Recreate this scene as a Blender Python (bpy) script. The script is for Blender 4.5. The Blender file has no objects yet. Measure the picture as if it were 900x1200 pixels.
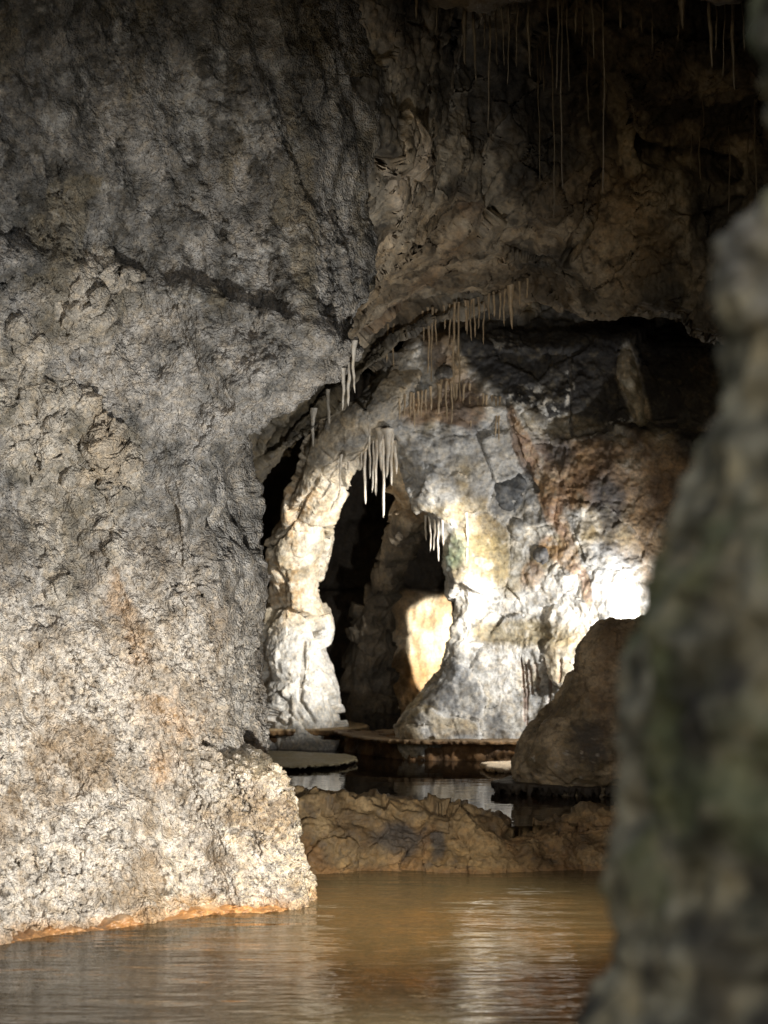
import bpy, math, random
import numpy as np
from mathutils import Vector

rng = random.Random(7)
SC = bpy.context.scene
COL = SC.collection

# ------------------------------------------------------------------ camera
CAM = np.array([0.0, 0.0, 1.3])
F = 2000.0                       # focal length in photo pixels (900 x 1200)
TH = math.atan(90.0 / F)         # pitch: horizon at row 690
CT, ST = math.cos(TH), math.sin(TH)


def L(px, py, d):
    """point seen at photo position px, py at forward distance d (arrays ok)"""
    px = np.asarray(px, float); py = np.asarray(py, float); d = np.asarray(d, float)
    u = (px - 450.0) / F
    v = (600.0 - py) / F
    s = d / (CT - v * ST)
    return np.stack([CAM[0] + u * s, CAM[1] + d + 0 * u, CAM[2] + s * (ST + v * CT)], -1)


def row_of(z, d):
    t = (np.asarray(z, float) - CAM[2]) / np.asarray(d, float)
    return 600.0 - F * (t * CT - ST) / (CT + t * ST)


def LZ(px, z, d):
    return L(px, row_of(z, d), d)


def project(P):
    y = P[..., 1] - CAM[1]; z = P[..., 2] - CAM[2]
    fc = np.maximum(y * CT + z * ST, 1e-3)
    up = -y * ST + z * CT
    return 450 + F * (P[..., 0] - CAM[0]) / fc, 600 - F * up / fc


# ------------------------------------------------------------------ noise
def _h(ix, iy, iz, seed):
    n = (ix.astype(np.uint32) * np.uint32(73856093)) ^ (iy.astype(np.uint32) * np.uint32(19349663)) \
        ^ (iz.astype(np.uint32) * np.uint32(83492791)) ^ np.uint32((seed * 2654435761) & 0xffffffff)
    n ^= n >> np.uint32(15); n *= np.uint32(2246822519)
    n ^= n >> np.uint32(13); n *= np.uint32(3266489917)
    n ^= n >> np.uint32(16)
    return n


_a = np.array([[1, 1, 0], [-1, 1, 0], [1, -1, 0], [-1, -1, 0], [1, 0, 1], [-1, 0, 1], [1, 0, -1], [-1, 0, -1],
               [0, 1, 1], [0, -1, 1], [0, 1, -1], [0, -1, -1], [1, 1, 0], [-1, 1, 0], [0, -1, 1], [0, -1, -1]], np.float32)


def perlin(p, seed=0):
    f = np.floor(p); i = f.astype(np.int64); t = (p - f).astype(np.float32)
    w = t * t * t * (t * (t * 6 - 15) + 10)
    out = np.zeros(len(p), np.float32)
    for dx in (0, 1):
        wx = w[:, 0] if dx else 1 - w[:, 0]
        for dy in (0, 1):
            wy = w[:, 1] if dy else 1 - w[:, 1]
            for dz in (0, 1):
                wz = w[:, 2] if dz else 1 - w[:, 2]
                g = _a[_h(i[:, 0] + dx, i[:, 1] + dy, i[:, 2] + dz, seed) & np.uint32(15)]
                out += wx * wy * wz * (g[:, 0] * (t[:, 0] - dx) + g[:, 1] * (t[:, 1] - dy) + g[:, 2] * (t[:, 2] - dz))
    return out


def fbm(p, period, octs=4, seed=0, gain=0.5, ridged=False, stretch=None):
    q = p / period
    if stretch is not None:
        q = q * np.array(stretch)
    a, tot, out = 1.0, 0.0, 0.0
    for k in range(octs):
        n = perlin(q + 17.3 * k, seed + k)
        if ridged:
            n = 0.5 - 2 * np.abs(n)
        out = out + a * n; tot += a
        a *= gain; q = q * 2.03
    return out / tot * (1.6 if not ridged else 1.6)


def worley(p, cell, seed=0):
    """F1, F2 (in cells), id hash in 0..1, offset to the nearest point"""
    q = p / cell
    i = np.floor(q).astype(np.int64)
    n = len(p)
    f1 = np.full(n, 9.0, np.float32); f2 = np.full(n, 9.0, np.float32)
    ident = np.zeros(n, np.uint32); off = np.zeros((n, 3), np.float32)
    for dx in (-1, 0, 1):
        for dy in (-1, 0, 1):
            for dz in (-1, 0, 1):
                cx, cy, cz = i[:, 0] + dx, i[:, 1] + dy, i[:, 2] + dz
                h = _h(cx, cy, cz, seed)
                ox = cx + (h & np.uint32(1023)) / 1023.0 - q[:, 0]
                oy = cy + ((h >> np.uint32(10)) & np.uint32(1023)) / 1023.0 - q[:, 1]
                oz = cz + ((h >> np.uint32(20)) & np.uint32(1023)) / 1023.0 - q[:, 2]
                d = np.sqrt(ox * ox + oy * oy + oz * oz).astype(np.float32)
                c = d < f1
                f2 = np.where(c, f1, np.minimum(f2, d))
                f1 = np.where(c, d, f1)
                ident = np.where(c, h, ident)
                off[c, 0] = ox[c]; off[c, 1] = oy[c]; off[c, 2] = oz[c]
    r = _h(ident.astype(np.int64), ident.astype(np.int64) >> 7, ident.astype(np.int64) >> 3, seed + 5)
    return f1, f2, r, -off


def sst(a, b, x):
    t = np.clip((x - a) / (b - a), 0, 1)
    return t * t * (3 - 2 * t)


def mixc(a, b, t):
    a = np.asarray(a, np.float32); b = np.asarray(b, np.float32)
    return a + (b - a) * np.asarray(t)[..., None]


# ------------------------------------------------------------------ surfaces
def catmull(C, t):
    """C (n, ..., 3) control values, t sample positions in 0..n-1"""
    n = len(C)
    i = np.clip(np.floor(t).astype(int), 0, n - 2)
    f = (t - i).reshape((-1,) + (1,) * (C.ndim - 1))
    p1 = C[i]; p2 = C[i + 1]
    p0 = np.where((i > 0).reshape(f.shape), C[np.maximum(i - 1, 0)], 2 * p1 - p2)
    p3 = np.where((i < n - 2).reshape(f.shape), C[np.minimum(i + 2, n - 1)], 2 * p2 - p1)
    tau = 0.42
    m1 = tau * (p2 - p0); m2 = tau * (p3 - p1)
    f2, f3 = f * f, f * f * f
    return (2 * f3 - 3 * f2 + 1) * p1 + (f3 - 2 * f2 + f) * m1 + (-2 * f3 + 3 * f2) * p2 + (f3 - f2) * m2


def samples(C, step, coarse, vis=True):
    """sample positions along axis 0 so that visible spans get `step` photo pixels, others `coarse`"""
    px, py = project(C)
    out = []
    n = len(C)
    for k in range(n - 1):
        a, b = C[k].reshape(-1, 3), C[k + 1].reshape(-1, 3)
        pa = np.stack(project(a), -1); pb = np.stack(project(b), -1)
        inside = ((pa[:, 0] > -40) & (pa[:, 0] < 940) & (pa[:, 1] > -40) & (pa[:, 1] < 1240)) | \
                 ((pb[:, 0] > -40) & (pb[:, 0] < 940) & (pb[:, 1] > -40) & (pb[:, 1] < 1240))
        ln = np.linalg.norm(pb - pa, axis=1)
        ln3 = np.linalg.norm(b - a, axis=1)
        if inside.any():
            m = int(max(2, np.percentile(ln[inside], 80) / step, ln3[inside].mean() / 0.06))
        else:
            m = int(max(2, min(ln3.mean() / (coarse * 0.006), 40)))
        out.append(k + np.arange(m) / m)
    out.append(np.array([n - 1.0]))
    return np.concatenate(out)


def grid_normals(P, closed=False):
    if closed:
        du = np.roll(P, -1, 1) - np.roll(P, 1, 1)
    else:
        du = np.gradient(P, axis=1)
    dv = np.gradient(P, axis=0)
    n = np.cross(du, dv)
    l = np.linalg.norm(n, axis=-1, keepdims=True)
    return n / np.maximum(l, 1e-9)


def surface(C, step=1.3, coarse=12):
    """C[row, col, 3] control lattice -> dense grid"""
    tv = samples(C, step, coarse)
    tu = samples(np.swapaxes(C, 0, 1), step, coarse)
    G = catmull(C, tv)
    G = np.swapaxes(catmull(np.swapaxes(G, 0, 1), tu), 0, 1)
    return G


def flat(P):
    return P.reshape(-1, 3)


def displace(P, amount, sign=1, closed=False):
    # positive amounts always go outward: towards the open cave for sheets, away from the middle for closed bodies
    N = grid_normals(P, closed)
    to = P - P.reshape(-1, 3).mean(0) if closed else CAM - P
    if closed:
        to = P - P.mean(1, keepdims=True)
    N = N if np.median((N * to).sum(-1)) > 0 else -N
    return P + N * amount.reshape(P.shape[:2])[..., None]


def mesh_obj(name, verts, faces, mat, tint=None, parent=None, smooth=True):
    """faces: (n,4) int array or list of tuples"""
    me = bpy.data.meshes.new(name)
    verts = np.asarray(verts, np.float32)
    if isinstance(faces, np.ndarray):
        nf, k = faces.shape
        me.vertices.add(len(verts)); me.vertices.foreach_set('co', verts.ravel())
        me.loops.add(nf * k); me.loops.foreach_set('vertex_index', faces.astype(np.int32).ravel())
        me.polygons.add(nf)
        me.polygons.foreach_set('loop_start', np.arange(0, nf * k, k, dtype=np.int32))
        me.update(calc_edges=True)
    else:
        me.from_pydata(verts.tolist(), [], faces); me.update()
    if smooth:
        me.polygons.foreach_set('use_smooth', np.ones(len(me.polygons), bool))
    if tint is not None:
        at = me.color_attributes.new('tint', 'FLOAT_COLOR', 'POINT')
        c = np.ones((len(verts), 4), np.float32)
        c[:, :3] = np.clip(np.asarray(tint).reshape(-1, 3), 0.004, 0.9)
        at.data.foreach_set('color', c.ravel())
    me.materials.append(mat)
    o = bpy.data.objects.new(name, me)
    COL.objects.link(o)
    if parent is not None:
        o.parent = parent
    return o


def grid_faces(nv, nu, closed=False):
    i = np.arange(nv * nu).reshape(nv, nu)
    if closed:
        a = i[:-1]; b = np.roll(i, -1, 1)[:-1]; c = np.roll(i, -1, 1)[1:]; d = i[1:]
    else:
        a, b, c, d = i[:-1, :-1], i[:-1, 1:], i[1:, 1:], i[1:, :-1]
    return np.stack([a.ravel(), b.ravel(), c.ravel(), d.ravel()], -1)


def grid_obj(name, P, mat, tint=None, parent=None, closed=False, origin=None):
    nv, nu = P.shape[:2]
    o = mesh_obj(name, flat(P) - (0 if origin is None else np.asarray(origin)), grid_faces(nv, nu, closed), mat, tint, parent)
    if origin is not None and parent is None:
        o.location = origin
    return o


def tag(o, label=None, cat=None, group=None, kind=None):
    if label: o['label'] = label
    if cat: o['category'] = cat
    if group: o['group'] = group
    if kind: o['kind'] = kind
    return o


def empty(name, loc=(0, 0, 0)):
    o = bpy.data.objects.new(name, None)
    o.location = loc
    o.empty_display_size = 0.2
    COL.objects.link(o)
    return o


# ------------------------------------------------------------------ materials
class NT:
    def __init__(s, name):
        s.m = bpy.data.materials.new(name); s.m.use_nodes = True
        s.t = s.m.node_tree; s.t.nodes.clear()

    def n(s, typ, **kw):
        nd = s.t.nodes.new(typ)
        for k, v in kw.items():
            if k.startswith('_'):
                setattr(nd, k[1:], v)
            else:
                key = int(k[1:]) if k[0] == 'i' and k[1:].isdigit() else k.replace('__', ' ')
                sock = nd.inputs[key]
                if isinstance(v, bpy.types.NodeSocket):
                    s.t.links.new(v, sock)
                else:
                    sock.default_value = v
        return nd

    def noise(s, vec, scale, detail=4, rough=0.6):
        return s.n('ShaderNodeTexNoise', Vector=vec, Scale=scale, Detail=detail, Roughness=rough).outputs[0]

    def remap(s, v, a, b, c, d):
        return s.n('ShaderNodeMapRange', Value=v, i1=a, i2=b, i3=c, i4=d).outputs[0]

    def math(s, op, a, b=0.0):
        return s.n('ShaderNodeMath', _operation=op, i0=a, i1=b).outputs[0]

    def mul(s, col, f):
        nd = s.n('ShaderNodeVectorMath', _operation='SCALE', i0=col)
        s.t.links.new(f, nd.inputs['Scale'])
        return nd.outputs[0]


def rock_mat(name, fine=60.0, contrast=0.35, bump=0.6, dist=0.006, rough=(0.65, 0.95), spec=0.35, pits=0.0, pit_scale=90.0, base=None):
    b = NT(name)
    pos = b.n('ShaderNodeNewGeometry').outputs['Position']
    if base is None:
        col = b.n('ShaderNodeAttribute', _attribute_name='tint').outputs['Color']
    else:
        col = b.n('ShaderNodeRGB').outputs[0]; col.default_value = (*base, 1)
    n1 = b.noise(pos, fine, 6, 0.7)
    n2 = b.noise(pos, fine * 0.22, 5, 0.65)
    f = b.math('MULTIPLY', b.remap(n1, 0.3, 0.7, 1 - contrast, 1 + contrast), b.remap(n2, 0.3, 0.7, 1 - contrast * 0.8, 1 + contrast * 0.8))
    hgt = b.math('ADD', b.math('MULTIPLY', n1, 1.0), b.math('MULTIPLY', n2, 1.4))
    if pits:
        v = b.n('ShaderNodeTexVoronoi', Vector=b.n('ShaderNodeVectorMath', _operation='ADD', i0=pos,
                i1=b.mul(b.n('ShaderNodeTexNoise', Vector=pos, Scale=pit_scale * 0.8, Detail=2.0).outputs['Color'], b.n('ShaderNodeValue').outputs[0])).outputs[0], Scale=pit_scale)
        for nd in b.t.nodes:
            if nd.bl_idname == 'ShaderNodeValue':
                nd.outputs[0].default_value = 0.012
        hgt = b.math('SUBTRACT', hgt, b.math('MULTIPLY', v.outputs['Distance'], pits))
    c2 = b.mul(col, f)
    hue = b.noise(pos, fine * 0.5, 3, 0.5)
    warm = b.n('ShaderNodeMix', _data_type='RGBA', _blend_type='MULTIPLY', i0=b.remap(hue, 0.45, 0.65, 0, 0.5), i6=c2, i7=(1.0, 0.86, 0.66, 1)).outputs[2]
    bp = b.n('ShaderNodeBump', Strength=bump, Distance=dist, Height=hgt).outputs[0]
    pr = b.n('ShaderNodeBsdfPrincipled', Base__Color=warm, Normal=bp, Roughness=b.remap(n2, 0.35, 0.65, *rough))
    pr.inputs['Specular IOR Level'].default_value = spec
    b.n('ShaderNodeOutputMaterial', Surface=pr.outputs[0])
    return b.m


M_WALL = rock_mat('crystal_crusted_rock', 70, 0.48, 1.0, 0.010, (0.7, 0.95), 0.3, 1.2, 110)
M_ARCH = rock_mat('weathered_rock', 50, 0.45, 0.8, 0.007, (0.5, 0.9), 0.35)
M_DARK = rock_mat('damp_dark_rock', 40, 0.4, 0.7, 0.010, (0.4, 0.8), 0.4)
M_SIDE = rock_mat('dry_brown_rock', 40, 0.4, 0.7, 0.010, (0.8, 0.98), 0.06)
M_DAM = rock_mat('brown_sinter', 55, 0.35, 0.8, 0.008, (0.45, 0.85), 0.35)
M_FORE = rock_mat('mossy_grey_rock', 30, 0.4, 0.8, 0.01, (0.7, 0.95), 0.25)
M_STRAW = rock_mat('calcite', 90, 0.25, 0.3, 0.002, (0.35, 0.6), 0.5)
M_CRUST = rock_mat('orange_iron_crust', 60, 0.35, 0.6, 0.005, (0.25, 0.5), 0.5)


def water_mat(name, deep, murk, rip, rough=0.03):
    b = NT(name)
    pos = b.n('ShaderNodeNewGeometry').outputs['Position']
    hs = []
    for sc, wt in rip:
        mp = b.n('ShaderNodeMapping', Vector=pos); mp.inputs['Scale'].default_value = sc
        hs.append(b.math('MULTIPLY', b.noise(mp.outputs[0], 1.0, 3, 0.55), wt))
    h = hs[0]
    for k in hs[1:]:
        h = b.math('ADD', h, k)
    bp = b.n('ShaderNodeBump', Strength=1.0, Distance=1.0, Height=h).outputs[0]
    fr = b.n('ShaderNodeFresnel', IOR=1.333, Normal=bp).outputs[0]
    tr = b.n('ShaderNodeBsdfTransparent', Color=(*deep, 1)).outputs[0]
    di = b.n('ShaderNodeBsdfDiffuse', Color=(*murk[:3], 1)).outputs[0]
    body = b.n('ShaderNodeMixShader', i0=murk[3], i1=tr, i2=di).outputs[0]
    gl = b.n('ShaderNodeBsdfGlossy', Roughness=rough, Normal=bp).outputs[0]
    b.n('ShaderNodeOutputMaterial', Surface=b.n('ShaderNodeMixShader', i0=fr, i1=body, i2=gl).outputs[0])
    return b.m


M_POOL = water_mat('rippled_pool_water', (0.66, 0.54, 0.35), (0.14, 0.115, 0.066, 0.5),
                   [((1.8, 7.0, 1), 0.013), ((4.5, 15.0, 1), 0.0035), ((0.8, 2.4, 1), 0.016)])
M_POOL2 = water_mat('still_pool_water', (0.30, 0.22, 0.14), (0.03, 0.02, 0.012, 0.4),
                    [((2.5, 6.0, 1), 0.0022), ((9.0, 25.0, 1), 0.0004)], 0.02)

WATER_LO, WATER_UP = 0.0, 0.18


def interp(keys, y):
    k = sorted(keys)
    return np.interp(y, [a for a, _ in k], [b for _, b in k])


def blob(px, py, cx, cy, rx, ry, edge=0.35, warp=None):
    x = (px - cx) / rx; y = (py - cy) / ry
    r = np.sqrt(x * x + y * y)
    if warp is not None:
        r = r + warp
    return 1 - sst(1 - edge, 1 + edge, r)


def stroke(px, py, pts, warp=None, edge=0.4):
    """union of tapered segments (x, y, radius)"""
    best = np.full(px.shape, 9.0)
    for (x0, y0, r0), (x1, y1, r1) in zip(pts[:-1], pts[1:]):
        dx, dy = x1 - x0, y1 - y0
        t = np.clip(((px - x0) * dx + (py - y0) * dy) / (dx * dx + dy * dy), 0, 1)
        d = np.hypot(px - x0 - t * dx, py - y0 - t * dy) / (r0 + (r1 - r0) * t)
        best = np.minimum(best, d)
    if warp is not None:
        best = best + warp
    return 1 - sst(1 - edge, 1 + edge, best)


# ================================================================== LEFT WALL
def build_left_wall():
    Y = lambda keys: (lambda y: interp(keys, y))
    pxs = [lambda y: -700.0, lambda y: -220.0, lambda y: -10.0, lambda y: 110.0,
           Y([(-300, 200), (600, 190), (860, 205), (900, 210), (1045, 220)]),
           Y([(-300, 300), (0, 310), (200, 340), (300, 355), (350, 350), (400, 340), (440, 320), (480, 285), (520, 245), (600, 222), (680, 233),
              (760, 247), (830, 248), (870, 250), (890, 272), (920, 300), (1000, 318), (1045, 332)]),
           Y([(-300, 385), (0, 390), (100, 412), (200, 428), (280, 440), (350, 442), (400, 424), (440, 398), (480, 336), (510, 288), (540, 266),
              (600, 269), (640, 281), (680, 296), (760, 298), (830, 303), (872, 306), (884, 308), (894, 318), (915, 331), (932, 338), (945, 334),
              (960, 338), (975, 333), (1000, 345), (1045, 354)]),
           Y([(-300, 380), (280, 425), (440, 380), (480, 318), (510, 286), (560, 286), (620, 294), (680, 292), (760, 294), (870, 300), (900, 292), (960, 318), (1045, 335)]),
           lambda y: 180.0, lambda y: 60.0]
    d6 = Y([(-300, 7.2), (300, 7.1), (440, 7.0), (500, 7.2), (560, 7.7), (800, 7.85), (850, 7.75), (880, 7.6), (900, 7.42), (925, 7.3), (1045, 7.30)])
    ds = [lambda y: 4.2, lambda y: 5.6,
          Y([(-300, 5.9), (0, 6.1), (300, 6.35), (600, 6.75), (900, 6.6), (1000, 6.45), (1045, 6.33)]),
          Y([(-300, 6.2), (0, 6.3), (300, 6.6), (600, 6.95), (900, 6.85), (1000, 6.7), (1045, 6.58)]),
          Y([(-300, 6.4), (0, 6.5), (300, 6.7), (600, 7.05), (900, 7.0), (1000, 6.92), (1045, 6.85)]),
          Y([(-300, 6.7), (300, 6.75), (440, 6.72), (540, 7.0), (800, 7.2), (880, 7.2), (900, 7.1), (940, 6.98), (1045, 7.02)]),
          d6, lambda y: d6(y) + 0.55, lambda y: 10.2, lambda y: 13.5]
    rows = [-300, -150, -50, 30, 100, 170, 240, 300, 350, 395, 435, 470, 500, 530, 560, 600, 640, 680, 720, 760, 800, 840, 866, 880, 892,
            905, 920, 935, 950, 965, 980, 1000]
    C = [[L(p(y), y, d(y)) for p, d in zip(pxs, ds)] for y in rows]
    for z, y in ((0.09, 1022), (0.0, 1045), (-0.35, 1045), (-1.0, 1045)):
        C.append([LZ(p(y), z, d(y)) for p, d in zip(pxs, ds)])
    P = surface(np.array(C), 1.15, 9)
    px, py = project(P); px = px.ravel(); py = py.ravel()
    q = flat(P)
    w = fbm(q, 0.30, 4, 3) * 0.9
    w2 = fbm(q, 0.07, 3, 8)
    knob = np.clip(stroke(px, py, [(95, 360, 46), (120, 335, 34), (150, 330, 20)], w) +
                   stroke(px, py, [(20, 470, 60), (60, 510, 80), (75, 600, 42), (72, 700, 14)], w) +
                   stroke(px, py, [(105, 470, 14), (125, 520, 24), (140, 570, 30), (122, 620, 14)], w), 0, 1)
    smooth_tongue = stroke(px, py, [(104, 470, 6), (120, 510, 17), (130, 540, 20), (100, 560, 8)], w * 0.3)
    streak_or = stroke(px, py, [(125, 640, 3), (150, 740, 16), (185, 800, 22), (200, 860, 22), (190, 930, 10)], w * 1.7, 0.9)
    crack = stroke(px, py, [(100, 455, 4), (130, 560, 4), (125, 640, 5), (160, 780, 6), (205, 850, 4)], w * 0.9)
    edge_crack = stroke(px, py, [(236, 610, 2.5), (232, 690, 3), (250, 720, 3), (262, 860, 4), (268, 905, 6), (290, 950, 4), (305, 1000, 2)], w * 0.6)
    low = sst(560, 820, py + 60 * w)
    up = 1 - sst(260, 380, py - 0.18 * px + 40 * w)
    side = sst(-6, 12, px - np.interp(py, [-300, 480, 520, 600, 680, 760, 880, 905, 920, 1200], [900, 900, 255, 236, 246, 262, 262, 300, 900, 900]))
    line = np.interp(px, [-400, 0, 100, 200, 330, 430, 600], [270, 288, 303, 327, 362, 405, 470]) + 14 * w
    above = sst(4, -10, py - line) * sst(90, 150, np.abs(py - line) * 0 + 300 - 0 * py)
    fade_up = np.exp(-np.clip(line - py, 0, 9e9) / 170.0)
    P = displace(P, -0.03 * above * fade_up * np.clip(0.8 + 1.3 * w, 0, 1.5) + 0.05 * np.exp(-((py - line - 12) / 16.0) ** 2) * (1 + 0.8 * w))
    q = flat(P)
    # --- shape, coarse to fine
    P = displace(P, fbm(q, 1.1, 3, 11) * 0.10 + fbm(q, 0.42, 4, 21, ridged=True) * 0.03
                 + fbm(q + np.stack([0.45 * q[:, 2], 0 * px, 0 * px], -1), 0.42, 4, 22, ridged=True, stretch=(1, 1, 0.22)) * 0.075)
    q = flat(P)
    f1, f2, idn, off = worley(q + 0.02 * fbm(q, 0.1, 2, 5)[:, None], 0.105, 31)
    lump = (0.55 - f1) * 0.042
    P = displace(P, fbm(q, 0.17, 4, 41) * 0.022 * (1 - 0.6 * knob) + lump * (0.35 + 0.4 * (1 - knob)) - crack * 0.008 - edge_crack * 0.025
                 - 0.02 * blob(px, py, 75, 1010, 70, 12, 0.5, w))
    q = flat(P)
    kr = random.Random(31)
    spec = []
    for pts, n in (([(70, 350, 30), (110, 330, 26), (130, 318, 10)], 16), ([(10, 470, 40), (60, 500, 60), (60, 545, 30)], 46), ([(60, 560, 26), (62, 690, 12)], 26),
                   ([(118, 520, 18), (145, 555, 18), (124, 600, 10)], 26), ([(124, 600, 8), (130, 660, 6)], 8), ([(20, 380, 30), (30, 440, 30)], 12)):
        for _ in range(n):
            k = kr.randrange(len(pts) - 1); t = kr.random(); a, b = pts[k], pts[k + 1]
            rr = a[2] + (b[2] - a[2]) * t; an = kr.uniform(0, 6.28); m = rr * kr.random() ** 0.5
            spec.append((a[0] + (b[0] - a[0]) * t + m * math.cos(an), a[1] + (b[1] - a[1]) * t + m * math.sin(an), 3.0 + 8.0 * kr.random() ** 1.8))
    spec += [(88, 358, 11), (104, 346, 12), (118, 338, 11), (130, 326, 10), (76, 366, 13), (112, 374, 13), (126, 366, 10), (137, 334, 10), (95, 376, 11), (38, 505, 14), (58, 520, 12), (146, 560, 11), (138, 578, 12), (118, 520, 17), (124, 540, 16)]
    kh = np.zeros(len(px)); wob = fbm(q, 0.035, 3, 131)
    for kx, ky, r in spec:
        r *= 1.45
        ii = np.nonzero((np.abs(px - kx) < r * 1.2) & (np.abs(py - ky) < r * 1.9))[0]
        ax = kr.uniform(0.8, 1.15); ay = kr.uniform(0.9, 1.6); tilt = kr.uniform(-0.5, 0.5)
        dx = (px[ii] - kx); dy = (py[ii] - ky)
        rr = np.sqrt(((dx + tilt * dy) / (r * ax)) ** 2 + (dy / (r * ay)) ** 2) * (1 + 0.35 * wob[ii])
        h = np.sqrt(np.clip(1 - rr * rr, 0, 1)) * r * 0.0033 * kr.uniform(0.7, 1.15)
        kh[ii] = np.maximum(kh[ii], h) + 0.25 * np.minimum(kh[ii], h)
    on_knob = sst(0.002, 0.012, kh)
    kb1, _, kid, _ = worley(q, 0.085, 51)
    kb2, _, _, _ = worley(q + 0.3, 0.042, 52)
    big = np.sqrt(np.clip(1 - (kb1 / 0.72) ** 2, 0, 1)); small = np.sqrt(np.clip(1 - (kb2 / 0.75) ** 2, 0, 1))
    g1, g2, gid, _ = worley(q + 0.006 * np.stack([fbm(q, 0.03, 2, 61), fbm(q, 0.03, 2, 62), fbm(q, 0.03, 2, 63)], -1), 0.027, 64)
    grain = np.clip(0.8 - g1, 0, 1) * (0.4 + (gid % np.uint32(997)) / 997.0)
    fine = fbm(q, 0.034, 4, 71, gain=0.65)
    qs = q.copy(); qs[:, 0] += 0.45 * qs[:, 2]
    flow = fbm(qs, 0.30, 4, 86, stretch=(1, 1, 0.25))
    gr = (0.5 + 0.5 * low) * (1 - 0.80 * knob) * (1 - 0.95 * on_knob) * (1 - 0.1 * side) * np.clip(0.62 + 1.3 * fbm(q, 0.35, 4, 87) + 0.6 * flow, 0.06, 1.35)
    pit = sst(0.12, 0.55, fbm(q, 0.055, 3, 81, gain=0.6) + 0.15 * (low - 0.5))
    pit2 = sst(0.10, 0.40, fbm(q, 0.024, 2, 83) + 0.25 * fbm(q, 0.2, 3, 84))
    P = displace(P, kh + knob * (1 - on_knob) * (big * 0.016 + small * 0.012) * (1 - smooth_tongue) + smooth_tongue * 0.03
                 + gr * (grain * 0.014 + fine * 0.010 - pit * 0.014 - pit2 * 0.017) + (1 - gr) * fine * 0.003)
    q = flat(P)
    # --- stone colours
    big_n = fbm(q, 0.55, 5, 91); mid = fbm(q, 0.14, 5, 92, gain=0.6); vs = fbm(q, 0.16, 4, 93, stretch=(1, 1, 0.22))
    sp = fbm(q, 0.028, 3, 94, gain=0.7)
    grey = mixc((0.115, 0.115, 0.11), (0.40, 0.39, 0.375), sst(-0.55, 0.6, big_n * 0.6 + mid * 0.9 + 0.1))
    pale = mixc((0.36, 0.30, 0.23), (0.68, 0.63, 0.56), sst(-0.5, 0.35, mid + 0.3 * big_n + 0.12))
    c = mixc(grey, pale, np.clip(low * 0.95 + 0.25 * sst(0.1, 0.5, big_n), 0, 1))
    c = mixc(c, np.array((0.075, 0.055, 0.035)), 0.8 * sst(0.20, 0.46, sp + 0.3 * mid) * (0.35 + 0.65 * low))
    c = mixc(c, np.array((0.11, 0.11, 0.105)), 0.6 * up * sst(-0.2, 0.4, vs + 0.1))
    c = mixc(c, np.array((0.20, 0.17, 0.11)), 0.55 * up * sst(0.15, 0.45, fbm(q, 0.22, 4, 95, stretch=(1, 1, 0.25))))
    c = mixc(c, np.array((0.46, 0.46, 0.45)), 0.75 * up * sst(0.12, 0.45, fbm(q, 0.2, 5, 96) * 0.7 + fbm(q, 0.05, 4, 98, gain=0.65) * 0.5))
    c = mixc(c, np.array((0.06, 0.057, 0.05)), 0.75 * up * sst(0.15, 0.45, fbm(q, 0.07, 4, 99, gain=0.65) + 0.4 * vs))
    c = mixc(c, mixc((0.24, 0.22, 0.18), (0.40, 0.37, 0.32), sst(-0.2, 0.3, mid)), knob * 0.85)
    c = mixc(c, mixc((0.38, 0.355, 0.31), (0.52, 0.485, 0.43), sst(-0.3, 0.3, mid)), on_knob * 0.9)
    c = mixc(c, np.array((0.43, 0.37, 0.29)), smooth_tongue * 0.8)
    c = mixc(c, np.array((0.42, 0.24, 0.09)), streak_or * 0.55 * sst(-0.3, 0.2, mid))
    c = mixc(c, np.array((0.26, 0.175, 0.09)), 0.6 * sst(0.1, 0.5, fbm(q, 0.33, 4, 97)) * low * (1 - side))
    c = mixc(c, mixc((0.20, 0.195, 0.185), (0.46, 0.45, 0.43), sst(-0.4, 0.5, mid)), side * 0.4)
    c = mixc(c, np.array((0.50, 0.31, 0.15)), sst(0.07, 0.0, q[:, 2] - 0.06 * mid) * 0.7)
    root = empty('rock_wall', (-1.2, 6.6, 0.0))
    tag(root, 'pale grey rock wall crusted with rough crystals, rising from the water on the left', 'rock wall')
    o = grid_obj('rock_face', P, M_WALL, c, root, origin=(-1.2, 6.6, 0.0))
    # orange crust along the waterline
    line = catmull(np.array([[LZ(p(1045), 0.0, d(1045)) for p, d in zip(pxs[:7], ds[:7])]])[0], np.linspace(0, 6, 900))
    n2 = np.gradient(line, axis=0); n2 = np.stack([n2[:, 1], -n2[:, 0], 0 * n2[:, 0]], -1); n2 /= np.linalg.norm(n2, axis=1)[:, None]
    prof = [(-0.16, 0.055), (-0.03, 0.048), (0.0, 0.034), (0.012, 0.014), (0.016, -0.004), (0.01, -0.03), (-0.16, -0.08)]
    K = np.array([[l + n * (a + 0.03) + np.array((0, 0, b)) for l, n in zip(line, n2)] for a, b in prof])
    K = catmull(K, np.linspace(0, len(prof) - 1, 26))
    q = flat(K)
    am = np.clip(np.tile(np.linspace(0, 1, 900) ** 8 * -0.05, K.shape[0]) + fbm(q, 0.22, 4, 101) * 0.055 + fbm(q, 0.05, 3, 102) * 0.026 - 0.012, -0.09, 0.07)
    K2 = K + (n2[None] * am.reshape(K.shape[:2])[..., None]) + np.array((0, 0, 1)) * (0.012 * fbm(q, 0.09, 3, 103)).reshape(K.shape[:2])[..., None]
    hv = np.clip(0.45 + 1.9 * fbm(line, 0.24, 5, 106, gain=0.6), 0.05, 1.9)
    hv = hv * np.linspace(1, 0.35, 900) ** 0.7
    K2[..., 2] = np.where(K2[..., 2] > 0, K2[..., 2] * hv[None], K2[..., 2])
    q = flat(K2)
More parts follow.
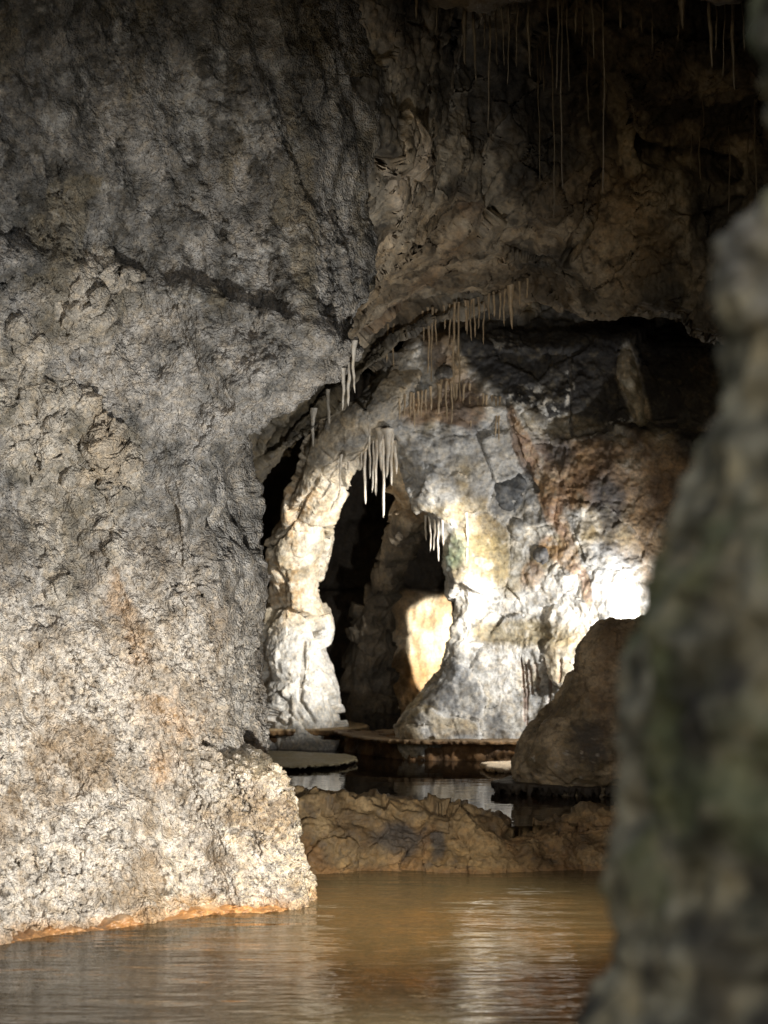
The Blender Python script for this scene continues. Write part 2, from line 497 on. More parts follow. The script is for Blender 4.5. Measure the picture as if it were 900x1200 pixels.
    c = mixc((0.40, 0.21, 0.085), (0.52, 0.41, 0.29), sst(-0.3, 0.4, fbm(q, 0.12, 4, 104)) * sst(0.0, 0.04, q[:, 2]))
    c = mixc(c, np.array((0.22, 0.10, 0.03)), 0.7 * sst(0.2, 0.5, fbm(q, 0.06, 3, 105)))
    tag(grid_obj('waterline_crust', K2, M_CRUST, c, root, origin=(-1.2, 6.6, 0.0)), 'orange iron stained crust at the waterline')
    return root


# ================================================================== ARCH
ROOT_ARCH = empty('rock_arch', (0.3, 11.4, 0.3))
tag(ROOT_ARCH, 'floodlit white and ochre rock arch with a dark pointed opening behind the upper pool', 'rock arch')
OA = (0.3, 11.4, 0.3)


def facets(q, cell, seed, k):
    f1, f2, idn, off = worley(q, cell, seed)
    a = ((idn & np.uint32(255)) / 255.0 - 0.5); b = (((idn >> np.uint32(8)) & np.uint32(255)) / 255.0 - 0.5); cc = (((idn >> np.uint32(16)) & np.uint32(255)) / 255.0 - 0.5)
    h = (off[:, 0] * a + off[:, 1] * b + off[:, 2] * cc) * k * cell
    return h, f2 - f1, a + 0.5, b + 0.5


def warpv(q, per, amp, seed):
    return q + amp * np.stack([fbm(q, per, 3, seed), fbm(q, per, 3, seed + 1), fbm(q, per, 3, seed + 2)], -1)


def build_arch_wall():
    Y = lambda keys: (lambda y: interp(keys, y))
    edge = Y([(300, 470), (390, 476), (405, 462), (430, 446), (455, 432), (480, 424), (498, 436), (515, 462), (545, 470), (575, 486), (600, 498),
              (640, 515), (660, 521), (700, 524), (760, 523), (785, 516), (805, 500), (830, 480), (850, 468), (865, 467)])
    rows = [300, 370, 400, 420, 440, 460, 480, 498, 515, 545, 575, 605, 640, 670, 700, 730, 760, 785, 805, 830, 850]
    dW = Y([(300, 11.9), (380, 11.6), (400, 11.3), (480, 11.2), (560, 11.35), (700, 11.45), (790, 11.42), (865, 11.3)])
    dR = Y([(300, 11.6), (385, 11.5), (400, 11.2), (505, 11.2), (520, 10.95), (700, 11.0), (865, 10.8)])
    cols = []
    for y in rows + ['z']:
        yy = 865 if y == 'z' else y
        e = edge(yy); d = dW(yy); dr = dR(yy)
        pts = [(e + 60, d + 0.9), (e + 14, d + 0.42), (e, d + 0.10), (e + 22, d - 0.06), (e + 60, d - 0.03), (615, d - 0.02), (660, d * 0.6 + dr * 0.4),
               (700, d * 0.3 + dr * 0.7), (750, dr), (810, dr - 0.15), (880, dr - 0.4), (1000, dr - 1.2)]
        cols.append([L(p, y, dd) if y != 'z' else LZ(p, 0.30, dd) for p, dd in pts])
    cols.append([LZ(project(np.array(p))[0], -0.3, p[1]) for p in cols[-1]])
    P = surface(np.array(cols), 1.3, 9)
    px, py = project(P); px = px.ravel(); py = py.ravel()
    q = flat(P); w = fbm(q, 0.30, 4, 203) * 1.0
    qw = warpv(q, 0.25, 0.03, 210)
    h, eg, ra, rb = facets(qw, 0.36, 213, 0.26)
    h2, eg2, ra2, rb2 = facets(qw, 0.17, 217, 0.15)
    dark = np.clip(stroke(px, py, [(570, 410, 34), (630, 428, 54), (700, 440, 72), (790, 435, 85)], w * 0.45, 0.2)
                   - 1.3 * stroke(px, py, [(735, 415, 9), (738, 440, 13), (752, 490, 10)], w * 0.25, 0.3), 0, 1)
    ledge = stroke(px, py, [(545, 470, 5), (600, 470, 5), (640, 520, 5)], w * 0.4)
    groove = stroke(px, py, [(594, 470, 2.5), (600, 500, 3), (612, 540, 3), (628, 575, 2.5)], w * 0.35)
    seam = np.clip(stroke(px, py, [(660, 512, 3), (710, 500, 3), (790, 492, 3)], w * 0.35) + stroke(px, py, [(668, 420, 2), (670, 505, 2)], w * 0.3), 0, 1)
    drip = sum(stroke(px, py, [(x, y0, 1.6), (x + dx, y1, 1.2)], w * 0.2) for x, y0, y1, dx in
               ((617, 780, 850, 1), (622, 775, 812, 0), (630, 778, 808, -1), (641, 772, 826, 2), (660, 775, 800, 0), (612, 772, 845, 3)))
    lshelf = sst(0.0, 1.0, (py - 748) / 6) * (1 - sst(770, 790, py)) * sst(500, 540, px) * (1 - sst(640, 690, px))
    P = displace(P, fbm(q, 0.8, 3, 221) * 0.05 + h + h2 * 0.7 - 0.006 * (1 - sst(0, 0.10, eg))
                 - groove * 0.05 - seam * 0.03 - ledge * 0.025 + lshelf * 0.03)
    q = flat(P)
    f = fbm(q, 0.11, 5, 231, gain=0.55); g = fbm(q, 0.03, 4, 232, gain=0.6)
    P = displace(P, f * 0.020 + g * 0.006 - np.clip(drip, 0, 1) * 0.018 + fbm(q, 0.16, 4, 233, ridged=True) * 0.012)
    q = flat(P)
    mid = fbm(q, 0.20, 5, 241, gain=0.58); fi = fbm(q, 0.06, 4, 242, gain=0.6); big = fbm(q, 0.7, 4, 243)
    pale = np.array((0.60, 0.57, 0.52)); grey = np.array((0.30, 0.30, 0.295))
    c = mixc((0.27, 0.265, 0.255), (0.56, 0.54, 0.49), sst(-0.5, 0.45, mid + 0.4 * big))
    c = mixc(c, mixc((0.16, 0.165, 0.165), (0.40, 0.35, 0.25), (ra2 > 0.5) * 1.0), 0.7 * (rb2 > 0.62) * sst(0.02, 0.16, eg2))
    c = mixc(c, np.array((0.36, 0.29, 0.17)), 0.8 * sst(0.05, 0.4, fbm(q, 0.42, 4, 244)))
    c = mixc(c, np.array((0.62, 0.62, 0.60)), 0.75 * sst(0.15, 0.4, fbm(q, 0.28, 5, 245)))
    c = mixc(c, mixc((0.13, 0.135, 0.14), (0.26, 0.26, 0.255), sst(-0.3, 0.3, mid)), 0.75 * (ra > 0.68) * sst(0.03, 0.12, eg))
    c = mixc(c, mixc((0.30, 0.24, 0.14), (0.44, 0.37, 0.25), sst(-0.3, 0.3, mid)), 0.7 * (ra < 0.28) * sst(0.02, 0.12, eg))
    B = lambda *a, e=0.35, k=0.8: blob(px, py, *a, e, w * k)
    c = mixc(c, np.array((0.66, 0.65, 0.62)), 0.85 * np.clip(B(650, 705, 60, 34) + B(560, 705, 30, 32) + B(720, 680, 60, 40) + B(585, 770, 42, 42) + B(540, 745, 24, 20) + B(570, 480, 30, 16), 0, 1))
    c = mixc(c, np.array((0.32, 0.33, 0.34)), 0.75 * np.clip(B(560, 520, 34, 30) + B(500, 560, 30, 30) + B(610, 540, 26, 20) + B(480, 520, 22, 24) + B(540, 790, 26, 18) + B(585, 560, 30, 20) + B(705, 660, 34, 24), 0, 1))
    c = mixc(c, np.array((0.25, 0.20, 0.10)), 0.8 * np.clip(B(580, 655, 32, 32) + B(565, 640, 26, 18) + B(612, 742, 50, 16), 0, 1))
    c = mixc(c, np.array((0.14, 0.24, 0.15)), 0.55 * B(533, 648, 14, 22))
    orange = np.clip(stroke(px, py, [(598, 480, 5), (620, 540, 8), (645, 590, 10), (668, 640, 8), (690, 690, 4)], w * 0.8) + 0.8 * B(665, 550, 34, 40)
                     + stroke(px, py, [(640, 640, 10), (680, 668, 7), (690, 705, 4)], w * 0.8) + 0.8 * B(624, 672, 12, 14), 0, 1)
    c = mixc(c, mixc((0.24, 0.11, 0.035), (0.52, 0.31, 0.13), sst(-0.35, 0.35, mid + 0.5 * fi)), orange * 0.62)
    brown = np.clip(B(760, 580, 50, 80) + B(695, 545, 50, 40) + B(520, 480, 40, 16) + stroke(px, py, [(510, 395, 16), (540, 470, 26)], w * 0.6) * 0.8, 0, 1)
    c = mixc(c, mixc((0.13, 0.075, 0.037), (0.34, 0.22, 0.115), sst(-0.3, 0.4, mid)), brown * 0.8)
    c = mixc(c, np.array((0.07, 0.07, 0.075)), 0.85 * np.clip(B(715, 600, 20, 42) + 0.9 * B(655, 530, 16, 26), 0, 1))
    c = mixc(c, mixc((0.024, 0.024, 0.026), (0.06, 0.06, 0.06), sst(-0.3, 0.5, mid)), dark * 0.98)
    spots = sst(0.18, 0.34, fbm(q, 0.05, 3, 246) + 0.1) * np.clip(B(622, 474, 24, 16) + B(642, 488, 16, 12) + stroke(px, py, [(667, 430, 4), (668, 505, 6)], w * 0.3)
                                                              + stroke(px, py, [(690, 507, 6), (738, 492, 4)], w * 0.3) + 0.6 * B(600, 402, 26, 8), 0, 1)
    c = mixc(c, np.array((0.55, 0.55, 0.53)), np.clip(spots, 0, 1))
    c = mixc(c, np.array((0.08, 0.075, 0.07)), 0.9 * np.clip(seam + 0.6 * groove, 0, 1))
    c = mixc(c, np.array((0.22, 0.09, 0.04)), 0.55 * np.clip(drip, 0, 1))
    c = mixc(c, np.array((0.13, 0.115, 0.085)), 0.6 * sst(0.15, 0.5, fi + 0.4 * mid))
    c = mixc(c, np.array((0.70, 0.68, 0.63)), 0.35 * sst(0.15, 0.4, fbm(q, 0.09, 4, 247)) * (1 - np.clip(dark + brown, 0, 1)))
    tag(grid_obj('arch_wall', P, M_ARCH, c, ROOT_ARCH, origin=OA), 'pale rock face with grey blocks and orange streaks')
    return P


def loft(rings, nseg=96, step=None, expo=2.0):
    """rings: list of (centre xyz, ax vec, ay vec) -> control rings -> dense closed grid"""
    a = np.linspace(0, 2 * np.pi, nseg, endpoint=False)
    ca, sa = np.cos(a), np.sin(a)
    e = 2.0 / expo
    ca = np.sign(ca) * np.abs(ca) ** e; sa = np.sign(sa) * np.abs(sa) ** e
    return np.array([np.asarray(c)[None] + ca[:, None] * np.asarray(ax)[None] + sa[:, None] * np.asarray(ay)[None] for c, ax, ay in rings])


def pillar_rings(table, depth_r, bottom=None):
    """table rows: py, left px, right px, d (centre distance)"""
    out = []
    for r in table:
        y, l, rr, d = r[:4]
        dr = r[4] if len(r) > 4 else depth_r
        a, b = L(l, y, d), L(rr, y, d)
        out.append(((a + b) / 2, (b - a) / 2, np.array((0, -dr, 0.0))))
    return out


def dense(R, nv):
    return catmull(R, np.linspace(0, len(R) - 1, nv))


def build_arch_pier():
    tab = [(880, 305, 402, 12.25), (850, 311, 394, 12.25), (820, 312, 391, 12.3), (780, 313, 391, 12.35), (740, 314, 387, 12.4), (715, 313, 377, 12.4), (690, 311, 371, 12.35),
           (660, 311, 380, 12.25), (635, 319, 388, 12.1), (610, 327, 390, 12.0), (585, 337, 392, 11.9), (562, 350, 396, 11.8), (540, 362, 408, 11.65),
           (518, 378, 432, 11.5), (497, 392, 462, 11.4), (478, 412, 480, 11.35), (455, 430, 500, 11.4), (425, 450, 520, 11.6)]
    R = loft(pillar_rings(tab, 0.30), 300, expo=2.3)
    P = dense(R, 420)
    px, py = project(P); px = px.ravel(); py = py.ravel()
    q = flat(P)
    qw = warpv(q, 0.25, 0.03, 310)
    h, eg, ra, rb = facets(qw, 0.36, 313, 0.7)
    h2, eg2, ra2, rb2 = facets(qw, 0.13, 317, 0.55)
    w = fbm(q, 0.2, 4, 303)
    crack = np.clip(stroke(px, py, [(318, 725, 2), (336, 690, 2.5), (322, 668, 2)], w * 0.4) + stroke(px, py, [(358, 752, 1.5), (354, 800, 3), (352, 820, 2), (372, 845, 1.5)], w * 0.4)
                    + stroke(px, py, [(320, 640, 2), (352, 600, 2), (372, 560, 2), (400, 520, 2)], w * 0.4), 0, 1)
    P = displace(P, h + h2 * 0.55 + fbm(q, 0.4, 3, 321) * 0.015 - 0.012 * (1 - sst(0, 0.1, eg)) - crack * 0.028, -1, True)
    q = flat(P)
    P = displace(P, fbm(q, 0.06, 5, 331, gain=0.65) * 0.012, -1, True)
    q = flat(P)
    mid = fbm(q, 0.22, 5, 341, gain=0.58); fi = fbm(q, 0.05, 4, 342, gain=0.6)
    c = mixc((0.44, 0.38, 0.28), (0.66, 0.60, 0.50), sst(-0.45, 0.3, mid))
    c = mixc(c, np.array((0.64, 0.63, 0.60)), 0.9 * sst(722, 752, py + 22 * mid))
    c = mixc(c, np.array((0.40, 0.26, 0.12)), 0.75 * np.clip(blob(px, py, 345, 600, 30, 34, 0.4, w) * 0.9 + blob(px, py, 335, 690, 26, 34, 0.4, w), 0, 1) * sst(-0.3, 0.3, fi))
    c = mixc(c, mixc((0.20, 0.20, 0.195), (0.42, 0.36, 0.27), sst(-0.3, 0.3, mid)), 0.85 * (1 - sst(500, 560, py + 18 * mid)))
    c = mixc(c, np.array((0.11, 0.09, 0.06)), 0.6 * np.clip(sst(0.25, 0.5, fi + 0.3 * mid) * 0.5 + crack * 0.8, 0, 1))
    tag(grid_obj('arch_pier', P, M_ARCH, c, ROOT_ARCH, True and True, origin=OA) if False else
        grid_obj('arch_pier', P, M_ARCH, c, ROOT_ARCH, closed=True, origin=OA), 'white and tan pier left of the opening')


def build_divider():
    tab = [(460, 430, 520, 11.5, 0.2), (515, 446, 512, 11.6, 0.2), (545, 462, 514, 11.72, 0.18), (570, 460, 516, 11.80, 0.18), (595, 456, 512, 11.9, 0.18), (618, 455, 502, 12.0, 0.18),
           (645, 448, 484, 12.25, 0.18), (675, 436, 470, 12.5, 0.18), (710, 424, 462, 12.75, 0.2), (750, 410, 458, 12.9, 0.22), (800, 404, 457, 13.0, 0.24), (835, 398, 464, 13.0, 0.28), (880, 388, 476, 13.0, 0.32)]
    P = dense(loft(pillar_rings(tab, 0.2), 170), 400)
    q = flat(P); h, eg, ra, rb = facets(warpv(q, 0.2, 0.03, 410), 0.2, 413, 0.8)
    P = displace(P, h + fbm(q, 0.16, 5, 421, ridged=True, stretch=(1, 1, 0.4)) * 0.035, -1, True)
    q = flat(P)
    c = mixc((0.26, 0.18, 0.10), (0.60, 0.50, 0.36), sst(-0.4, 0.4, fbm(q, 0.13, 5, 431)))
    c = mixc(c, mixc((0.04, 0.035, 0.028), (0.12, 0.10, 0.075), sst(-0.4, 0.4, fbm(q, 0.2, 5, 432))), 0.95 * sst(1.92, 1.70, q[:, 2] + 0.1 * fbm(q, 0.3, 3, 433)))  # shade on the lower part painted into the colour
    tag(grid_obj('rock_divider', P, M_ARCH, c, ROOT_ARCH, closed=True, origin=OA), 'jagged rock divider slanting through the opening, ochre above, shade painted in below')


def build_light_blocker():  # added rock, out of view, that cuts the chamber lamp's patch
    rings = []
    for z, x, r in ((-0.1, 0.70, 0.15), (0.3, 0.69, 0.13), (0.6, 0.655, 0.10), (0.85, 0.635, 0.095), (1.1, 0.67, 0.12), (1.4, 0.72, 0.2), (1.9, 0.72, 0.24), (2.6, 0.75, 0.3), (3.4, 0.8, 0.36)):
        rings.append((np.array((x, 13.7, z)), np.array((r, 0, 0)), np.array((0, -r, 0))))
    P = dense(loft(rings, 90), 160); q = flat(P)
    P = displace(P, fbm(q, 0.22, 4, 451) * 0.03 + facets(q, 0.16, 453, 0.25)[0], 1, True); q = flat(P)
    c = mixc((0.10, 0.085, 0.06), (0.28, 0.23, 0.17), sst(-0.4, 0.4, fbm(q, 0.2, 5, 455)))
    tag(grid_obj('light_blocker_rock', P, M_ARCH, c, ROOT_ARCH, closed=True, origin=OA), 'unseen rock added behind the right arch wall to shape the chamber light')


def lump(cx, cy, d, rx, ry, rd, seed, nseg=70, nv=60, rough=0.12):
    th = np.linspace(0, 2 * np.pi, nseg, endpoint=False); ph = np.linspace(0.02, np.pi - 0.02, nv)
    dirs = np.stack([np.outer(np.sin(ph), np.cos(th)), np.outer(np.sin(ph), np.sin(th)), np.outer(np.cos(ph), np.ones(nseg))], -1)
    c = L(cx, cy, d); s = d / F
    P = c + dirs * np.array((rx * s, rd, ry * s))
    q = flat(P); r = max(rx, ry) * s
    h, eg, _, _ = facets(q, r * 1.3, seed, 0.45)
    return displace(P, h + fbm(q, r * 0.7, 4, seed + 3) * r * rough, -1, True)


def build_arch_details(surf):
    px, py = project(surf)
    def depth_at(x, y):
        k = np.argmin((px - x) ** 2 + (py - y) ** 2 + 1000 * (surf[..., 1] > 12.0)); return surf.reshape(-1, 3)[k, 1]
    for i, (x, y, rx, ry, a, b) in enumerate(((599, 574, 19, 25, (0.055, 0.058, 0.062), (0.13, 0.135, 0.14)), (607, 620, 12, 15, (0.22, 0.215, 0.20), (0.42, 0.42, 0.40)),
                                              (636, 652, 13, 11, (0.10, 0.10, 0.105), (0.22, 0.22, 0.22)), (521, 437, 11, 10, (0.10, 0.095, 0.09), (0.2, 0.19, 0.17)))):
        P = lump(x, y, depth_at(x, y) + 0.035, rx, ry, 0.085, 500 + i * 9)
        q = flat(P)
        c = mixc(a, b, sst(-0.4, 0.5, fbm(q, 0.05, 5, 540 + i)))
        o = grid_obj('embedded_stone', P, M_ARCH, c, ROOT_ARCH, closed=True, origin=OA)
        o['label'] = ['dark grey angular stone set in the pale wall', 'light grey stone set in the pale wall', 'small round grey stone set in the wall', 'small dark stone near the peak of the arch'][i]
    # pale flowstone tongue on the dark block
    T = []
    for y, x0, x1, t in ((408, 729, 741, 0.01), (420, 725, 746, 0.05), (440, 724, 750, 0.07), (462, 732, 756, 0.075), (482, 738, 759, 0.07), (494, 741, 760, 0.04), (500, 746, 756, 0.0)):
        d = depth_at(742, y) + 0.015
        T.append([L(x0 - 2, y, d + 0.07), L(x0, y, d), L((2 * x0 + x1) / 3, y, d - t), L((x0 + 2 * x1) / 3, y, d - t), L(x1, y, d), L(x1 + 2, y, d + 0.07)])
    T = surface(np.array(T), 1.2); q = flat(T)
    T = displace(T, fbm(q, 0.06, 4, 551) * 0.012); q = flat(T)
    c = mixc((0.30, 0.28, 0.22), (0.55, 0.51, 0.42), sst(-0.4, 0.4, fbm(q, 0.08, 5, 552)))
    tag(grid_obj('flowstone_tongue', T, M_ARCH, c, ROOT_ARCH, origin=OA), 'pale beige flowstone tongue running down the dark block')


# ================================================================== OVERHANG (brown rock above the arch)
def build_overhang():
    Y = lambda keys: (lambda x: interp(keys, x))
    lip = Y([(150, 640), (250, 590), (300, 556), (330, 530), (365, 500), (400, 468), (430, 436), (455, 405), (490, 388), (540, 372), (590, 358), (625, 342), (650, 356), (690, 374), (760, 380), (820, 392), (900, 420), (1050, 440)])
    dl = Y([(150, 11.0), (300, 10.8), (350, 10.6), (400, 10.6), (450, 10.6), (520, 10.2), (600, 9.9), (640, 9.7), (700, 9.3), (800, 9.1), (900, 8.8), (1050, 8.2)])
    xs = [150, 260, 310, 345, 380, 410, 435, 460, 490, 520, 555, 590, 620, 640, 665, 700, 740, 785, 830, 880, 960, 1100]
    rows = []
    def row(f):
        rows.append([f(x, lip(x), dl(x)) for x in xs])
    near = {-260: [(300, 6.9), (420, 7.0), (500, 7.1), (620, 7.4), (740, 7.7), (880, 7.9), (1100, 7.4)],
            -80: [(300, 7.15), (420, 7.25), (500, 7.5), (620, 7.9), (740, 8.1), (880, 8.1), (1100, 7.6)],
            30: [(300, 7.2), (420, 7.3), (500, 7.6), (560, 8.2), (650, 8.6), (740, 8.3), (880, 8.2), (1100, 7.7)],
            110: [(300, 7.2), (420, 7.3), (500, 7.7), (560, 8.3), (650, 8.8), (740, 8.4), (880, 8.3), (1100, 7.8)],
            180: [(300, 7.3), (430, 7.35), (500, 7.95), (580, 8.6), (650, 8.9), (740, 8.6), (800, 8.7), (880, 8.8), (1100, 8.0)],
            240: [(300, 7.6), (440, 7.6), (500, 8.3), (600, 8.95), (700, 8.9), (780, 8.8), (820, 9.0), (1100, 8.1)],
            300: [(300, 8.6), (440, 8.3), (500, 8.9), (600, 9.4), (700, 9.1), (800, 9.0), (1100, 8.2)]}
    for y in (-260, -80, 30, 110, 180, 240, 300):
        row(lambda x, l, d: L(x, y if x > 420 or y < 250 else y + 30, float(interp(near[y], x))))
    row(lambda x, l, d: L(x, l - 30, d - 0.10))
    row(lambda x, l, d: L(x, l - 8, d - 0.02))
    row(lambda x, l, d: L(x, l, d + 0.10))
    row(lambda x, l, d: L(x, l - 14, d + 0.6))
    row(lambda x, l, d: L(x, l - 30, d + 1.4))
    row(lambda x, l, d: L(x, l - 10, d + 2.6))
    P = surface(np.array(rows), 1.2, 9)
    px, py = project(P); px = px.ravel(); py = py.ravel(); q = flat(P)
    fw = 1 - sst(10.5, 10.9, q[:, 1] - 0) * sst(0, 1, (py > 300) * 1.0)
    w = fbm(q, 0.4, 4, 603)
    qw = warpv(q, 0.4, 0.10, 610)
    h, eg, ra, rb = facets(qw, 0.5, 613, 0.32)
    h2, eg2, _, _ = facets(qw, 0.19, 617, 0.3)
    groove = np.clip(stroke(px, py, [(735, 150, 5), (760, 185, 9), (800, 190, 10), (860, 200, 10)], w * 0.5) + stroke(px, py, [(690, 170, 3), (700, 200, 5), (690, 260, 6), (665, 300, 8)], w * 0.5), 0, 1)
    P = displace(P, fbm(q, 1.0, 3, 621) * 0.10 + h + h2 * 0.7 + fbm(q, 0.3, 5, 622, ridged=True, stretch=(1, 1, 0.55)) * 0.035 - 0.12 * groove)
    q = flat(P)
    stk = stroke(px, py, [(462, 146, 10), (468, 185, 22), (466, 222, 18), (458, 262, 6)], 0.5 * fbm(q, 0.12, 4, 635), 0.25)
    P = displace(P, (1 - 0.85 * stk) * (fbm(q, 0.18, 5, 631, gain=0.55, stretch=(1, 1, 0.5)) * 0.045 + fbm(q, 0.06, 3, 632) * 0.008))
    P = displace(P, stk * 0.06)
    q = flat(P)
    mid = fbm(q, 0.35, 5, 641, gain=0.6); st = fbm(q, 0.3, 4, 642, stretch=(1, 1, 0.25)); fi = fbm(q, 0.07, 4, 643)
    c = mixc((0.07, 0.065, 0.056), (0.34, 0.30, 0.235), sst(-0.35, 0.5, mid + 0.4 * st))
    c = mixc(c, mixc((0.12, 0.115, 0.105), (0.34, 0.325, 0.30), sst(-0.4, 0.4, mid)), 0.35 * sst(500, 420, px + 50 * w) * sst(330, 260, py))
    oc = np.clip(stroke(px, py, [(430, 370, 30), (500, 300, 60), (560, 300, 40), (600, 320, 30)], w) + blob(px, py, 700, 270, 70, 70, 0.4, w) + 0.8 * blob(px, py, 650, 330, 40, 24, 0.4, w), 0, 1)
    c = mixc(c, mixc((0.22, 0.175, 0.12), (0.50, 0.40, 0.28), sst(-0.4, 0.4, mid + 0.5 * st)), oc * 0.8)
    c = mixc(c, np.array((0.22, 0.12, 0.055)), 0.4 * np.clip(blob(px, py, 556, 248, 12, 12, 0.5, w * 0.6) + stroke(px, py, [(540, 270, 5), (490, 340, 12), (420, 400, 8)], w) * 0.7, 0, 1))
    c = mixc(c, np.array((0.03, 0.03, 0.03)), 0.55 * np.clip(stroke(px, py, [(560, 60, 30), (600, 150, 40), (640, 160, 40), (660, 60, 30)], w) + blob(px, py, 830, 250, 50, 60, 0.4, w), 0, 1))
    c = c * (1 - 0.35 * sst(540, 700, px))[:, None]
    c = mixc(c, np.array((0.44, 0.40, 0.33)), 0.45 * sst(0.12, 0.45, st * 1.3 + 0.3 * fbm(q, 0.09, 4, 644, gain=0.65)))
    c = mixc(c, mixc((0.50, 0.43, 0.33), (0.74, 0.64, 0.52), sst(-0.3, 0.3, mid)), stk * 0.95)
    c = mixc(c, mixc((0.045, 0.04, 0.03), (0.13, 0.11, 0.075), sst(-0.3, 0.4, mid)), 0.9 * sst(500, 440, px) * sst(380, 420, py))  # shade behind the left lobe painted in as darker brown
    c = mixc(c, np.array((0.03, 0.028, 0.025)), 0.6 * sst(0.2, 0.5, fi))
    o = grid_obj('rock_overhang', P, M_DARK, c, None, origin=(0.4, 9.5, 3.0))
    tag(o, 'dark brown rock overhang with a ragged lower lip above the arch', 'rock overhang')
    return o


# ================================================================== CEILING near the camera, cave shell
def build_ceiling():
    xs = [-900, -300, 100, 330, 430, 470, 510, 545, 580, 620, 660, 700, 745, 790, 840, 880, 930, 1100, 1600]
    lipy = dict(zip(xs, [-60, -60, -60, -60, -50, -30, -16, -4, -10, -14, -18, -12, -4, -8, 2, -6, -10, -20, -60]))
    rows = []
    for y, z in ((4.3, 4.1), (5.0, 3.85)):
        rows.append([np.array(((x - 450) / F * 6.8 * 1.0, y, z)) for x in xs])
    rows.append([L(x, -120, 6.2) for x in xs])
    rows.append([L(x, lipy[x] - 40, 6.55) for x in xs])
    rows.append([L(x, lipy[x] - 8, 6.75) for x in xs])
    rows.append([L(x, lipy[x], 6.9) for x in xs])
    rows.append([L(x, lipy[x] - 22, 7.1) for x in xs])
    rows.append([L(x, -90, 7.6) for x in xs])
    rows.append([L(x, -160, 9.2) for x in xs])
    rows.append([L(x, -160, 12.2) for x in xs])
    P = surface(np.array(rows), 1.6, 10)
    q = flat(P)
    P = displace(P, fbm(q, 0.7, 3, 701) * 0.08 + fbm(q, 0.22, 4, 702, ridged=True) * 0.03, -1); q = flat(P)
    P = displace(P, fbm(q, 0.10, 4, 703) * 0.025, -1); q = flat(P)
    c = mixc((0.04, 0.036, 0.032), (0.16, 0.135, 0.10), sst(-0.4, 0.4, fbm(q, 0.25, 5, 704)))
    tag(grid_obj('ceiling', P, M_DARK, c), kind='structure')


def box_grid(a, b, c, d, nu, nv):
    """bilinear patch a-b-c-d"""
    u = np.linspace(0, 1, nu)[None, :, None]; v = np.linspace(0, 1, nv)[:, None, None]
    a, b, c, d = map(np.asarray, (a, b, c, d))
    return (1 - v) * ((1 - u) * a + u * b) + v * ((1 - u) * d + u * c)


def build_shell():
    def patch(name, pts, nu, nv, seed, lo, hi, amp=0.15, mat=M_DARK, sign=1):
        P = box_grid(*pts, nu, nv); q = flat(P)
        P = displace(P, fbm(q, 1.2, 4, seed) * amp + fbm(q, 0.3, 4, seed + 1, ridged=True) * amp * 0.4, sign); q = flat(P)
        c = mixc(lo, hi, sst(-0.4, 0.4, fbm(q, 0.4, 5, seed + 2)))
        return grid_obj(name, P, mat, c)
    # closing rock all round, open only behind the camera
    o = patch('rock_wall', ((2.6, 1.0, -1), (3.2, 13.6, -1), (3.2, 13.6, 4.6), (2.6, 1.0, 4.6)), 260, 130, 801, (0.04, 0.038, 0.035), (0.14, 0.12, 0.10))
    tag(o, 'dark rock wall in shadow behind the blurred pillar on the right', 'rock wall')
    tag(patch('terrain', ((-4.6, 17, -1), (4.2, 17, -1), (4.2, 17, 4.6), (-4.6, 17, 4.6)), 120, 80, 811, (0.03, 0.028, 0.025), (0.09, 0.08, 0.065)), kind='structure')
    tag(patch('terrain', ((-3.4, 2.0, -1), (-4.6, 17, -1), (-4.6, 17, 4.6), (-3.4, 2.0, 4.6)), 200, 80, 821, (0.03, 0.028, 0.025), (0.12, 0.11, 0.10)), kind='structure')
    tag(patch('terrain', ((3.2, 13.2, -1), (4.2, 17, -1), (4.2, 17, 4.6), (3.2, 13.2, 4.6)), 60, 60, 831, (0.03, 0.028, 0.025), (0.09, 0.08, 0.065)), kind='structure')
    tag(patch('terrain', ((-4.6, 11.8, 4.2), (4.4, 11.8, 4.2), (4.4, 17.2, 3.4), (-4.6, 17.2, 3.4)), 120, 60, 841, (0.03, 0.028, 0.025), (0.09, 0.08, 0.065)), kind='structure')
    # pool beds
    xs = [-4, -2.6, -1.6, -0.8, 0.0, 0.8, 1.6, 2.6, 4]
    R = [[np.array((x, y, z)) for x in xs] for y, z in ((-4, -0.7), (1, -0.9), (4, -0.75), (5.6, -0.5), (6.3, -0.26), (6.8, -0.085), (7.3, -0.055), (7.8, -0.06), (8.3, -0.07))]
    P = surface(np.array(R), 4, 12); q = flat(P)
    P[..., 2] += (fbm(q, 0.5, 4, 851) * 0.03 + fbm(q, 0.1, 3, 852) * 0.006).reshape(P.shape[:2]); q = flat(P)
    c = mixc((0.28, 0.16, 0.065), (0.55, 0.34, 0.14), sst(-0.4, 0.4, fbm(q, 0.3, 5, 853)))
    c = mixc(c, np.array((0.13, 0.10, 0.05)), 1 - sst(5.9, 6.9, q[:, 1] + 0.3 * fbm(q, 0.6, 3, 854)))
    tag(grid_obj('pool_bed', P, M_SIDE, c), kind='structure')
    R = [[np.array((x, y, z)) for x in xs] for y, z in ((8.1, -0.25), (9.0, -0.15), (10.5, -0.1), (12, -0.05), (12.6, 0.16), (14, 0.22), (17.5, 0.25))]
    P = surface(np.array(R), 4, 12); q = flat(P)
    P[..., 2] += (fbm(q, 0.5, 4, 861) * 0.04).reshape(P.shape[:2]); q = flat(P)
    c = mixc((0.06, 0.04, 0.02), (0.16, 0.10, 0.05), sst(-0.4, 0.4, fbm(q, 0.3, 5, 863)))
    tag(grid_obj('cave_floor', P, M_DAM, c), kind='structure')


